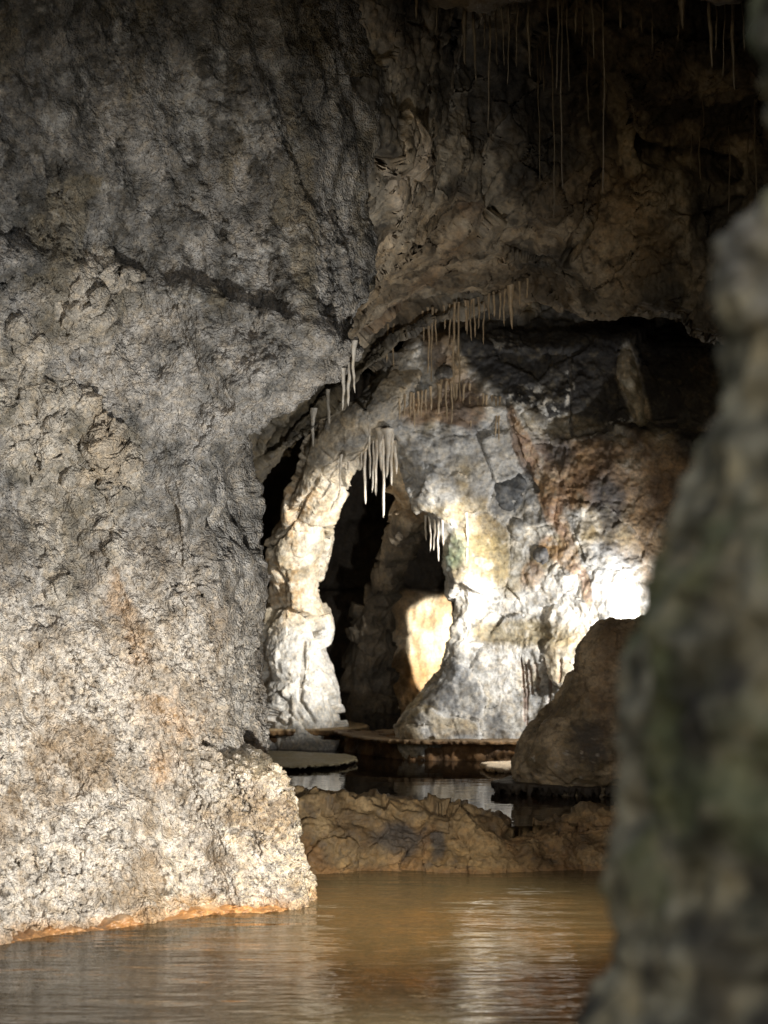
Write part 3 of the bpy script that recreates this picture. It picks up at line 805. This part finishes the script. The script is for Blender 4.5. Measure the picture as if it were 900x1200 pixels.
def build_chamber():
    # pale back wall lit through the arch
    rows = []
    for z, off in ((3.2, 0.0), (2.2, 0.15), (1.75, 0.05), (1.32, 0.0), (1.22, -0.10), (0.9, -0.14), (0.6, -0.2), (0.3, -0.35), (-0.1, -0.5)):
        rows.append([np.array((x, 14.9 + off + dd, z)) for x, dd in ((-2.2, 0.6), (-1.2, 0.4), (-0.4, 0.15), (0.1, 0.0), (0.4, -0.05), (0.9, -0.1), (1.6, -0.5), (2.4, -1.4))])
    P = surface(np.array(rows), 1.8, 10); q = flat(P)
    P = displace(P, fbm(q, 0.6, 3, 901) * 0.06 + fbm(q, 0.2, 4, 902, ridged=True, stretch=(1, 1, 0.35)) * 0.03 + fbm(q, 0.5, 2, 904, stretch=(0.3, 0.3, 2.2)) * 0.02); q = flat(P)
    P = displace(P, fbm(q, 0.07, 4, 903) * 0.008); q = flat(P)
    c = mixc((0.40, 0.29, 0.17), (0.62, 0.52, 0.38), sst(-0.4, 0.4, fbm(q, 0.25, 5, 905)))
    c = mixc(c, np.array((0.36, 0.22, 0.10)), 0.7 * sst(0.1, 0.4, fbm(q, 0.3, 4, 906, stretch=(1, 1, 0.3))))
    c = mixc(c, np.array((0.05, 0.045, 0.04)), 0.95 * np.maximum(sst(1.25, 1.30, q[:, 2] + 0.02 * fbm(q, 0.2, 3, 907)), sst(0.12, -0.05, q[:, 0] + 0.06 * fbm(q, 0.2, 3, 908))))  # left part darkened in colour so the unlit interior reads black
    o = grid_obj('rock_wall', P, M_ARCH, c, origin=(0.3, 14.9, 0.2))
    tag(o, 'cream coloured rock wall catching light deep inside the arch opening', 'rock wall')

# ================================================================== DAM, SHELVES, BOULDER
def build_dam():
    crest = lambda x: interp([(100, 915), (250, 918), (350, 923), (430, 925), (470, 928), (500, 931), (530, 938), (560, 945), (585, 951), (594, 957), (604, 962), (628, 961), (645, 955), (665, 948), (690, 943), (710, 945), (800, 940), (1000, 930)], x)
    xs = list(np.unique(np.concatenate([np.arange(120, 1000, 22), [594, 604, 628]])))
    hz = [(WATER_LO, 0)]
    rows = [[] for _ in range(9)]
    for x in xs:
        d0 = 8.20 + 0.05 * math.sin(x * 0.03)
        H = float(L(x, crest(x) + 5, d0)[2])
        prof = [(d0 - 0.36, -0.5), (d0 - 0.30, -0.05), (d0 - 0.27, 0.02), (d0 - 0.22, 0.40 * H), (d0 - 0.15, 0.80 * H), (d0, H), (d0 + 0.16, H - 0.02), (d0 + 0.26, 0.5 * H), (d0 + 0.36, -0.5)]
        for r, (d, z) in zip(rows, prof):
            r.append(LZ(x, z, d))
    P = surface(np.array(rows), 1.2, 6)
    px, py = project(P); px = px.ravel(); py = py.ravel(); q = flat(P)
    qw = warpv(q, 0.2, 0.05, 1010)
    h, eg, ra, rb = facets(qw, 0.19, 1013, 0.55)
    fade = np.clip((q[:, 2] + 0.1) * 6, 0.15, 1)
    P = displace(P, (h + fbm(q, 0.35, 4, 1021) * 0.05 + fbm(q, 0.12, 4, 1022, ridged=True, stretch=(0.7, 1, 1.2)) * 0.022) * fade, -1)
    q = flat(P)
    P = displace(P, fbm(q, 0.07, 5, 1031, gain=0.6) * 0.014 + fbm(q, 0.025, 3, 1032) * 0.004, -1)
    q = flat(P)
    mid = fbm(q, 0.22, 5, 1041); fi = fbm(q, 0.06, 4, 1042)
    c = mixc((0.085, 0.055, 0.026), (0.26, 0.185, 0.095), sst(-0.45, 0.4, mid))
    c = mixc(c, np.array((0.20, 0.11, 0.045)), 0.5 * sst(0.1, 0.45, fbm(q, 0.25, 4, 1043)) * (1 - sst(0.12, 0.25, q[:, 2])))
    c = mixc(c, np.array((0.045, 0.042, 0.04)), 0.85 * np.clip(blob(px, py, 470, 985, 26, 22, 0.4, 0.6 * mid) + blob(px, py, 514, 988, 8, 16, 0.4, 0.6 * mid) + sst(0.3, 0.5, fi) * 0.5, 0, 1))
    c = mixc(c, np.array((0.17, 0.095, 0.04)), 0.6 * (1 - sst(0.0, 0.035, q[:, 2])))
    o = grid_obj('rimstone_dam', P, M_DAM, c, origin=(0.1, 8.2, 0.0))
    o = tag(o, 'low brown rimstone dam holding back the upper pool', 'rimstone dam')


def slab(name, outline, z_top, thick, seed, tint, label, cat, teeth=0.02, group=None, cells=0.012, mat=None, top=None):
    """thin calcite shelf with an irregular outline and ragged hanging underside; outline in metres (x, y)"""
    o = np.array(outline, float)
    n = len(o); t = np.linspace(0, n, 420, endpoint=False)
    ext = np.concatenate([o, o, o]); ring = catmull(np.concatenate([ext, np.zeros((3 * n, 1))], 1), t + n)[:, :2]
    cen = ring.mean(0); dirn = ring - cen; ln = np.linalg.norm(dirn, axis=1, keepdims=True); dirn = dirn / ln
    q = np.concatenate([ring, np.zeros((len(ring), 1))], 1)
    ring = ring + dirn * (fbm(q, 0.25, 4, seed)[:, None] * 0.06 + fbm(q, 0.04, 3, seed + 1)[:, None] * (0.018 if thick < 0.1 else 0.0))
    prof = []
    for k in (0.0, 0.3, 0.55, 0.75, 0.88, 0.95):
        prof.append((k, 0.006 * k))
    prof += [(0.985, 0.004), (1.0, -0.25 * thick), (0.99, -0.8 * thick), (0.95, -1.0 * thick), (0.88, -1.05 * thick), (0.75, -thick), (0.5, -thick), (0.0, -thick)]
    R = []
    for k, z in prof:
        p = cen + (ring - cen) * k
        R.append(np.concatenate([p, np.full((len(p), 1), z_top + z)], 1))
    P = dense(np.array(R), 110)
    q = flat(P)
    und = (q[:, 2] < z_top - 0.3 * thick)
    tooth = np.clip(fbm(q, 0.035, 4, seed + 3, stretch=(1, 1, 0), gain=0.7) + 0.15, 0, 1)
    dz = np.where(und, -tooth * teeth, fbm(q, 0.10, 4, seed + 4) * min(0.006, thick * 0.3))
    P[..., 2] += dz.reshape(P.shape[:2])
    q = flat(P)
    q2 = q + fbm(q, 0.04, 3, seed + 5)[:, None] * dirn[np.tile(np.arange(len(ring)), P.shape[0])][:, [0, 1, 1]] * np.array((1, 1, 0)) * 0.012 * (~und | True)[:, None]
    P = q2.reshape(P.shape); q = q2
    if thick > 0.1:
        P = displace(P, fbm(q, 0.16, 5, seed + 8, gain=0.6) * 0.05 + fbm(q, 0.3, 3, seed + 9, stretch=(0.4, 0.4, 5)) * 0.02, -1, True); q = flat(P)
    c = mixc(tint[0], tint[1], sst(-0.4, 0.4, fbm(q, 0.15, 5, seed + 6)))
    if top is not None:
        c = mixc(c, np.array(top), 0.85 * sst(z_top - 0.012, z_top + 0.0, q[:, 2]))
    loc = (float(cen[0]), float(cen[1]), z_top - thick)
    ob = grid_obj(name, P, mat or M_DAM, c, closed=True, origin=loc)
    return tag(ob, label, cat, group)


def gxy(px, z, py):
    """x, y on the level z seen at px, py"""
    d = 8.0
    for _ in range(40):
        d = d * (1 + (row_of(z, d) - py) / 900.0)
    return float(L(px, py, d)[0]), float(d)


def build_shelves():
    brown = ((0.10, 0.055, 0.025), (0.24, 0.15, 0.07))
    # ledge under the left pier
    slab('rimstone_shelf', [(-1.5, 12.05), (-0.75, 11.98), (-0.35, 12.0), (-0.14, 12.12), (-0.16, 12.5), (-0.5, 12.9), (-1.6, 12.9)], 0.315, 0.04, 1101, brown,
         'brown layered ledge jutting from under the white left pier of the arch', 'rimstone shelf', 0.012, top=(0.42, 0.32, 0.19))
    slab('rimstone_ledge', [(-1.5, 12.12), (-0.8, 12.06), (-0.42, 12.08), (-0.26, 12.2), (-0.3, 12.6), (-1.6, 12.8)], 0.28, 0.22, 1111, ((0.09, 0.05, 0.022), (0.26, 0.16, 0.07)),
         'dark brown undercut rock step below the ledge of the left pier', 'rock step', 0.0)
    # long ledge in front of the right wall
    slab('rimstone_shelf', [(-0.34, 12.0), (-0.26, 11.62), (-0.12, 11.36), (0.0, 11.22), (0.2, 11.14), (0.5, 11.12), (0.95, 11.10), (1.6, 11.0), (2.3, 10.9), (2.3, 11.6), (0.6, 11.9), (0.0, 12.0), (-0.22, 11.7)], 0.312, 0.022, 1121, brown,
         'long thin brown ledge at the foot of the right arch wall', 'rimstone shelf', 0.008, top=(0.20, 0.14, 0.08))
    slab('rimstone_ledge', [(-0.26, 12.0), (-0.18, 11.72), (-0.04, 11.5), (0.06, 11.36), (0.2, 11.24), (0.5, 11.20), (0.95, 11.18), (1.6, 11.08), (2.3, 11.0), (2.3, 11.6), (0.6, 11.8), (0.0, 11.9), (-0.18, 11.7)], 0.295, 0.25, 1131, ((0.07, 0.04, 0.018), (0.20, 0.11, 0.045)),
         'rust brown rock step running below the long thin ledge', 'rock step', 0.0)
    # calcite rafts on the pool
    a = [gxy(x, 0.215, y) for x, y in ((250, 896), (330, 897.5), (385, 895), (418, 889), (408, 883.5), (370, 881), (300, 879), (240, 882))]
    slab('calcite_shelf', a, 0.208, 0.008, 1141, ((0.03, 0.024, 0.015), (0.07, 0.055, 0.03)), 'thin round calcite shelf over the water beside the left wall', 'calcite shelf', 0.022, 'thin calcite shelves over the upper pool', top=(0.19, 0.16, 0.09))  # dark brown underside tint also carries the shade beneath the shelf
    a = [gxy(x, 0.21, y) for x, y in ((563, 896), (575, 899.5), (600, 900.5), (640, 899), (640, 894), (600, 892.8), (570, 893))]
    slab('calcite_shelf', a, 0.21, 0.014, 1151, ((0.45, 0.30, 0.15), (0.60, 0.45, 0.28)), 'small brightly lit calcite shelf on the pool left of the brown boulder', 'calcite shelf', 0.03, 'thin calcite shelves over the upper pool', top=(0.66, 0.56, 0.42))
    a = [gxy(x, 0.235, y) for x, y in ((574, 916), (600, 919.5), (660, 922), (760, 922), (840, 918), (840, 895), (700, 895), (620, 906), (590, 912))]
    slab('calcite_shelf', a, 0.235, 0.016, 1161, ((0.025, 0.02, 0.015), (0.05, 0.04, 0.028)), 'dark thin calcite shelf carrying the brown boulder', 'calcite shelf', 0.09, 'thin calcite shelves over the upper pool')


def build_boulder():
    d = 9.55
    tab = [(928, 612, 850, d), (921, 604, 860, d, 0.30), (905, 600, 866, d, 0.36), (885, 601, 870, d, 0.38), (868, 606, 872, d, 0.38), (852, 618, 872, d, 0.36), (838, 634, 870, d, 0.34), (822, 648, 866, d, 0.32),
           (806, 657, 862, d, 0.30), (793, 666, 858, d, 0.29), (784, 672, 856, d, 0.29), (770, 672, 850, d, 0.28), (756, 677, 845, d, 0.26), (744, 688, 835, d, 0.24), (735, 702, 815, d, 0.20), (729, 722, 795, d, 0.13), (726.5, 745, 770, d, 0.05)]
    R = loft(pillar_rings(tab, 0.3), 260, expo=2.2)
    P = dense(R, 260)
    cap = np.repeat(P[-1:].mean(1, keepdims=True), P.shape[1], 1); P = np.concatenate([P, cap], 0)
    q = flat(P); px, py = project(P); px = px.ravel(); py = py.ravel()
    P = displace(P, fbm(q, 0.5, 3, 1201) * 0.03 + fbm(q, 0.16, 4, 1202) * 0.018, -1, True); q = flat(P)
    P = displace(P, fbm(q, 0.05, 4, 1203, gain=0.6) * 0.008 + fbm(q, 0.1, 3, 1204, ridged=True) * 0.005, -1, True); q = flat(P)
    k1, k2, kid, _ = worley(q, 0.05, 1205)
    row_n = np.exp(-((py - 908) / 7.0) ** 2)
    P = displace(P, -0.014 * row_n * sst(0.45, 0.2, k1) - 0.01 * sst(0.25, 0.5, fbm(q, 0.09, 4, 1206, gain=0.6)) + facets(q, 0.22, 1207, 0.26)[0] + fbm(q, 0.022, 3, 1208) * 0.003, -1, True); q = flat(P)
    mid = fbm(q, 0.25, 5, 1211); fi = fbm(q, 0.03, 3, 1212)
    c = mixc((0.15, 0.12, 0.075), (0.34, 0.275, 0.185), sst(-0.4, 0.4, mid))
    c = mixc(c, np.array((0.19, 0.12, 0.07)), 0.4 * blob(px, py, 715, 790, 30, 50, 0.5, mid))
    c = mixc(c, np.array((0.035, 0.032, 0.03)), 0.8 * np.clip(blob(px, py, 690, 866, 15, 22, 0.6, 0.9 * mid + 1.1 * fbm(q, 0.05, 4, 1214, gain=0.65)) + 0.5 * sst(0.3, 0.6, fi), 0, 1))
    c = mixc(c, np.array((0.30, 0.28, 0.24)), 0.8 * sst(0.45, 0.6, fi) * sst(850, 880, py))
    c = mixc(c, np.array((0.045, 0.035, 0.025)), 0.7 * row_n * sst(0.5, 0.2, k1))
    c = mixc(c, np.array((0.08, 0.06, 0.04)), 0.6 * sst(0.1, 0.4, fbm(q, 0.06, 4, 1213, gain=0.65)))
    o = grid_obj('boulder', P, M_DAM, c, closed=True, origin=L(735, 920, d))
    tag(o, 'rounded brown boulder in shadow on a dark shelf in front of the floodlit wall', 'boulder')


def build_foreground():
    edge = [(-260, 850), (-120, 862), (0, 872), (60, 880), (95, 890), (130, 908), (180, 912), (215, 905), (240, 882), (262, 856), (285, 838), (310, 831), (340, 833), (365, 838), (390, 842), (420, 842), (455, 834), (500, 818),
            (560, 797), (620, 772), (680, 750), (730, 736), (800, 727), (880, 719), (960, 712), (1040, 711), (1100, 717), (1140, 712), (1170, 697), (1200, 676), (1260, 650), (1400, 620), (1700, 600)]
    rows = [y for y, _ in edge]
    d = 1.5
    tab = []
    for y, x in edge:
        r = 0.31 if y < 120 else (0.25 if y < 200 else 0.34)
        W = r * 2 / d * F
        tab.append((y, x + 20 + (50 if 100 < y < 235 else 14 if y < 100 else 0) + (2 if y > 700 else 0), x + 34 + W, d + 0.2, 0.30))
    R = loft(pillar_rings(tab, 0.4), 260, expo=2.2)
    P = dense(R, 430)
    q = flat(P); px, py = project(P); px = px.ravel(); py = py.ravel()
    P = displace(P, fbm(q, 0.20, 4, 1301) * 0.018 + fbm(q, 0.10, 3, 1303, ridged=True) * 0.018, -1, True); q = flat(P)
    P = displace(P, fbm(q, 0.05, 5, 1302, gain=0.6) * 0.016, -1, True); q = flat(P)
    mid = fbm(q, 0.05, 4, 1311, gain=0.6); big = fbm(q, 0.15, 4, 1312)
    c = mixc((0.05, 0.05, 0.034), (0.32, 0.305, 0.22), sst(-0.5, 0.45, mid * 0.8 + big * 0.6))
    c = mixc(c, np.array((0.12, 0.14, 0.065)), 0.65 * sst(0.0, 0.4, fbm(q, 0.15, 4, 1313)))
    c = mixc(c, np.array((0.03, 0.028, 0.025)), 0.8 * sst(0.15, 0.5, fbm(q, 0.10, 4, 1314) + 0.35 * sst(840, 1100, py) * sst(770, 860, px)))  # lower right also darkened in colour, as that side turns from light
    c = mixc(c, np.array((0.30, 0.29, 0.25)), 0.7 * blob(px, py, 890, 300, 40, 60, 0.5, mid))
    o = grid_obj('rock_pillar', P, M_FORE, c, closed=True, origin=(0.6, d + 0.2, -0.6))
    tag(o, 'out of focus grey green rock pillar close to the camera at the right edge', 'rock pillar')


def build_water():
    def sheet(name, x0, x1, y0, y1, z, m):
        P = box_grid((x0, y0, z), (x1, y0, z), (x1, y1, z), (x0, y1, z), 2, 2)
        nv, nu = 2, 2
        ob = mesh_obj(name, flat(P), grid_faces(2, 2), m, smooth=False)
        return tag(ob, kind='structure')
    sheet('water', -3.6, 3.4, -4.0, 8.2, WATER_LO, M_POOL)
    sheet('water', -3.6, 3.4, 8.12, 12.7, WATER_UP, M_POOL2)


# ================================================================== STALACTITES
STRAWS = []
ORD = ['first', 'second', 'third', 'fourth', 'fifth', 'sixth', 'seventh', 'eighth', 'ninth', 'tenth', 'eleventh', 'twelfth', 'thirteenth', 'fourteenth', 'fifteenth',
       'sixteenth', 'seventeenth', 'eighteenth', 'nineteenth', 'twentieth'] + ['twenty-' + k for k in ('first', 'second', 'third', 'fourth', 'fifth', 'sixth', 'seventh', 'eighth', 'ninth')] + ['thirtieth'] + \
      ['thirty-' + k for k in ('first', 'second', 'third', 'fourth', 'fifth', 'sixth', 'seventh', 'eighth', 'ninth')]


def straw(px, y0, y1, r0, r1, d, tint, seed, name):
    """tapered hanging tube, root at y0, tip at y1 (photo rows), radii in photo px"""
    top = L(px, y0, d); tip = L(px, y1, d)
    ln = top[2] - tip[2]; s = d / F
    n = max(10, int((y1 - y0) / 4)); m = 10
    t = np.linspace(0, 1, n)
    ph = seed * 1.7
    amp = min(0.004, 0.02 * ln)
    cx = amp * np.sin(t * 5 + ph) + amp * 0.4 * np.sin(t * 17 + ph); cy = amp * np.cos(t * 6 + ph)
    thick = r0 > 2.2
    prof = (1 - t) ** (0.8 if thick else 0.35)
    thin = 1.0 if thick or r0 > 1.85 else 0.78
    r = (r1 + (r0 - r1) * prof) * s * thin
    r = r * (1 + (0.20 if thick else 0.10) * np.sin(t * 23 + ph) * np.sin(t * 9 + ph * 2))
    r[-1] = 0.0005
    fl = 0.015 + 0.05 * (((seed * 7919) % 13) / 13.0) ** 2
    flare = np.exp(-t * ln / fl)
    r = r + flare * ((0.6 + 0.9 * ((seed * 31) % 7) / 7.0) if thick else 0.35) * r0 * s
    a = np.linspace(0, 2 * np.pi, m, endpoint=False)
    P = np.zeros((n, m, 3))
    P[..., 0] = cx[:, None] + r[:, None] * np.cos(a); P[..., 1] = cy[:, None] + r[:, None] * np.sin(a)
    P[..., 2] = (0.03 - t * (ln + 0.03))[:, None]
    q = flat(P) + top
    nz = fbm(q, 0.03, 3, 1500 + seed)
    c = np.array(tint)[None] * (1 + 0.35 * nz[:, None])
    o = grid_obj(name, P, M_STRAW, c, closed=True)
    o.location = top
    return o


def hit(px, py):
    dg = bpy.context.evaluated_depsgraph_get()
    p = L(px, py, 10.0); v = Vector(p - CAM).normalized()
    o = Vector(CAM); 
    for _ in range(6):
        ok, loc, nor, idx, ob, mt = SC.ray_cast(dg, o, v)
        if not ok: return None, None
        if ob.name.startswith(('rock_pillar', 'soda_straw', 'stalactite')):
            o = loc + v * 0.02; continue
        return loc[1], ob.name
    return None, None


def build_straws():
    bpy.context.view_layer.update()
    W = (0.80, 0.74, 0.64); T = (0.46, 0.36, 0.24); G = (0.30, 0.27, 0.22); D = (0.155, 0.135, 0.105)
    mouth = [(399, 538, 577, 1.7), (408, 525, 556, 1.9), (419, 516, 549, 1.6), (424, 514, 549, 1.4), (428, 510, 591, 1.9), (433, 508, 561, 1.7), (437, 507, 577, 1.6), (441, 506, 581, 2.0), (446, 507, 552, 3.2),
             (449, 506, 607, 1.9), (454, 508, 560, 3.6), (459, 510, 569, 2.0), (464, 522, 556, 3.0)]
    crest = [(468, 472, 492, 1.4), (474, 468, 489, 1.5), (481, 465, 488, 1.7), (485, 466, 501, 1.6), (490, 464, 486, 1.5), (494, 463, 490, 1.3), (499, 462, 485, 1.4), (505, 458, 481, 1.8), (514, 455, 486, 1.9), (517, 450, 474, 1.8),
             (523, 452, 494, 1.5), (529, 452, 497, 1.5), (534, 455, 487, 2.0), (543, 455, 498, 1.8), (551, 455, 501, 1.6), (560, 470, 492, 1.3), (566, 466, 484, 1.2), (570, 468, 480, 1.6), (577, 466, 494, 1.4), (581, 470, 512, 1.5), (585, 470, 518, 1.5)]
    lower = [(499, 609, 634, 1.5), (504, 610, 646, 1.4), (509, 611, 645, 1.4), (514, 612, 658, 1.6), (519, 612, 640, 1.5), (547, 606, 661, 1.8)]
    lip = [(454, 385, 425, 1.3), (461, 385, 431, 1.2), (496, 370, 400, 1.3), (502, 366, 438, 1.7), (506, 366, 448, 1.4), (511, 368, 405, 1.3), (521, 364, 386, 1.5), (527, 362, 398, 1.2), (532, 360, 468, 1.8), (538, 360, 470, 1.5), (546, 358, 388, 1.5), (548, 358, 392, 1.3), (552, 357, 400, 1.2), (556, 356, 396, 1.5),
           (561, 354, 386, 1.6), (567, 352, 404, 1.1), (573, 350, 376, 1.4), (579, 348, 372, 1.5), (586, 346, 374, 1.6), (591, 344, 382, 1.3), (599, 340, 386, 3.4), (609, 336, 358, 1.3), (618, 332, 350, 1.2)]
    lobe = [(367, 484, 524, 2.3), (385, 462, 497, 2.2), (402, 440, 481, 2.4), (409, 428, 476, 2.2), (415, 408, 461, 2.4)]
    top = [(487, 8, 24, 3.5), (512, 10, 40, 1.2), (545, 20, 76, 5.0), (556, 20, 96, 3.2), (567, 10, 60, 1.4), (573, 10, 153, 2.2), (582, 10, 76, 1.6), (589, 10, 78, 1.6), (595, 10, 99, 1.8), (606, 10, 78, 1.6), (620, 10, 91, 3.8), (631, 60, 212, 1.2), (634, 50, 95, 1.2), (638, 60, 109, 1.6),
           (643, 20, 70, 1.2), (648, 60, 256, 1.4), (653, 10, 106, 2.0), (658, 10, 222, 1.5), (665, 40, 106, 1.2), (674, 6, 40, 3.0), (683, 10, 55, 1.4), (689, 50, 146, 1.4), (694, 10, 69, 1.3), (706, 10, 226, 1.1), (795, 10, 50, 1.2), (832, 16, 81, 4.2), (838, 20, 60, 1.5), (848, 10, 90, 1.4), (859, 20, 106, 3.6), (870, 10, 60, 1.4),
           (751, 8, 40, 1.5), (763, 8, 60, 1.2), (728, 8, 34, 6.0), (800, 8, 34, 7.0)]
    right = [(810, 160, 200, 1.2), (820, 155, 213, 1.4), (854, 150, 250, 1.2), (876, 160, 210, 1.0), (885, 120, 241, 1.6), (824, 118, 150, 1.1), (781, 215, 245, 0.9)]
    groups = [('mouth', mouth, W, 'white straw stalactites hanging in the mouth of the arch', 'of the white stalactites in the mouth of the arch'),
              ('crest', crest, T, 'short pale straws fringing the crest of the arch', 'of the short tan stalactites fringing the crest of the arch'),
              ('lower', lower, W, 'pale straws at the right edge of the opening', 'of the pale stalactites at the right edge of the arch opening'),
              ('lip', lip, T, 'brown straws under the lip of the overhang', 'of the thin brown stalactites under the lip of the dark overhang'),
              ('lobe', lobe, (0.40, 0.38, 0.34), 'grey stalactites under the bulging left wall', 'of the grey stalactites under the bulging left wall'),
              ('top', top, D, 'dim stalactites along the dark ceiling at the top', 'of the dim stalactites along the ceiling at the very top'),
              ('right', right, D, 'dim long straws at the upper right', 'of the long dim straw stalactites at the upper right')]
    seed = 0
    for key, items, tint, grp, text in groups:
        items = sorted(items)
        for k, (px, y0, y1, r) in enumerate(items):
            seed += 1
            d, nm = hit(px, y0)
            if key == 'mouth':
                d = 11.25 + 0.1 * ((k * 37) % 5 - 2) / 2
            elif key == 'top':
                d = 6.86 + 0.25 * ((k * 29) % 7) / 7 if y0 < 45 else 7.6
                if y0 < 45: y0 = -26
            elif d is None:
                d = 9.0
            else:
                d = d - 0.008
            thick = r > 2.6
            if key in ('top', 'right'): r *= 0.8
            name = 'stalactite' if thick or key == 'lobe' else 'soda_straw'
            kk = rng.uniform(0.75, 1.1); tt = tuple(c * kk for c in tint)
            o = straw(px, y0, y1, r, 0.75 if not thick else 0.9, d, tt, seed, name)
            place = 'leftmost ' if k == 0 else ('rightmost ' if k == len(items) - 1 else ORD[k] + ' from the left ')
            if len(items) == 1: place = ''
            tail = '' if k in (0, len(items) - 1) else ', counted from the left'
            tag(o, place + text, 'stalactite', grp)


# ================================================================== BUILD
build_left_wall()
AW = build_arch_wall()
build_arch_pier()
build_divider()
build_light_blocker()
build_arch_details(AW)
build_overhang()
build_ceiling()
build_shell()
build_chamber()
build_dam()
build_shelves()
build_boulder()
build_foreground()
build_water()
build_straws()


# ================================================================== LIGHT
def spot(name, loc, target, power, cone, blend, radius, col):
    l = bpy.data.lights.new(name, 'SPOT'); l.energy = power; l.spot_size = math.radians(cone); l.spot_blend = blend
    l.shadow_soft_size = radius; l.color = col
    o = bpy.data.objects.new(name, l); COL.objects.link(o)
    o.location = loc
    o.rotation_euler = (Vector(target) - Vector(loc)).to_track_quat('-Z', 'Y').to_euler()
    return o


spot('floodlight', (0.32, 4.5, 0.10), (-0.90, 6.75, 0.95), 410, 82, 0.9, 0.03, (1.0, 0.96, 0.89))
spot('floodlight', tuple(L(744, 750, 10.5)), tuple(L(575, 725, 11.3)), 70, 164, 0.8, 0.03, (1.0, 0.97, 0.93))
spot('floodlight', (1.90, 9.0, 1.5), tuple(L(340, 695, 12.2)), 760, 31, 0.6, 0.03, (1.0, 0.96, 0.89))
spot('floodlight', (1.15, 12.9, 0.75), tuple(L(538, 778, 14.7)), 420, 36, 0.15, 0.02, (1.0, 0.94, 0.82))
spot('floodlight', (0.9, 6.0, 3.5), (0.15, 6.85, 0.0), 880, 38, 1.0, 0.05, (1.0, 0.86, 0.60))

w = bpy.data.worlds.new('World'); SC.world = w; w.use_nodes = True
nt = w.node_tree; bg = nt.nodes['Background']
sky = nt.nodes.new('ShaderNodeTexSky'); sky.sky_type = 'NISHITA'; sky.sun_disc = False
sky.dust_density = 1.5; sky.ozone_density = 0.6; sky.sun_elevation = math.radians(32); sky.sun_rotation = math.radians(200)
nt.links.new(sky.outputs[0], bg.inputs[0]); bg.inputs[1].default_value = 0.072

# ================================================================== CAMERA
cd = bpy.data.cameras.new('camera'); cam = bpy.data.objects.new('camera', cd); COL.objects.link(cam)
cam.location = CAM; cam.rotation_euler = (math.pi / 2 + TH, 0, 0)
cd.sensor_fit = 'VERTICAL'; cd.sensor_height = 36.0; cd.lens = 36.0 * F / 1200.0
cd.clip_start = 0.05; cd.clip_end = 200
cd.dof.use_dof = True; cd.dof.focus_distance = 8.0; cd.dof.aperture_fstop = 3.2
SC.camera = cam
SC.view_settings.view_transform = 'Standard'; SC.view_settings.look = 'None'
SC.view_settings.exposure = 0.5; SC.view_settings.gamma = 1
SC.cycles.use_denoising = True
SC.cycles.max_bounces = 8; SC.cycles.diffuse_bounces = 4; SC.cycles.transparent_max_bounces = 12
SC.cycles.caustics_reflective = False; SC.cycles.caustics_refractive = False
SC.cycles.sample_clamp_indirect = 4.0
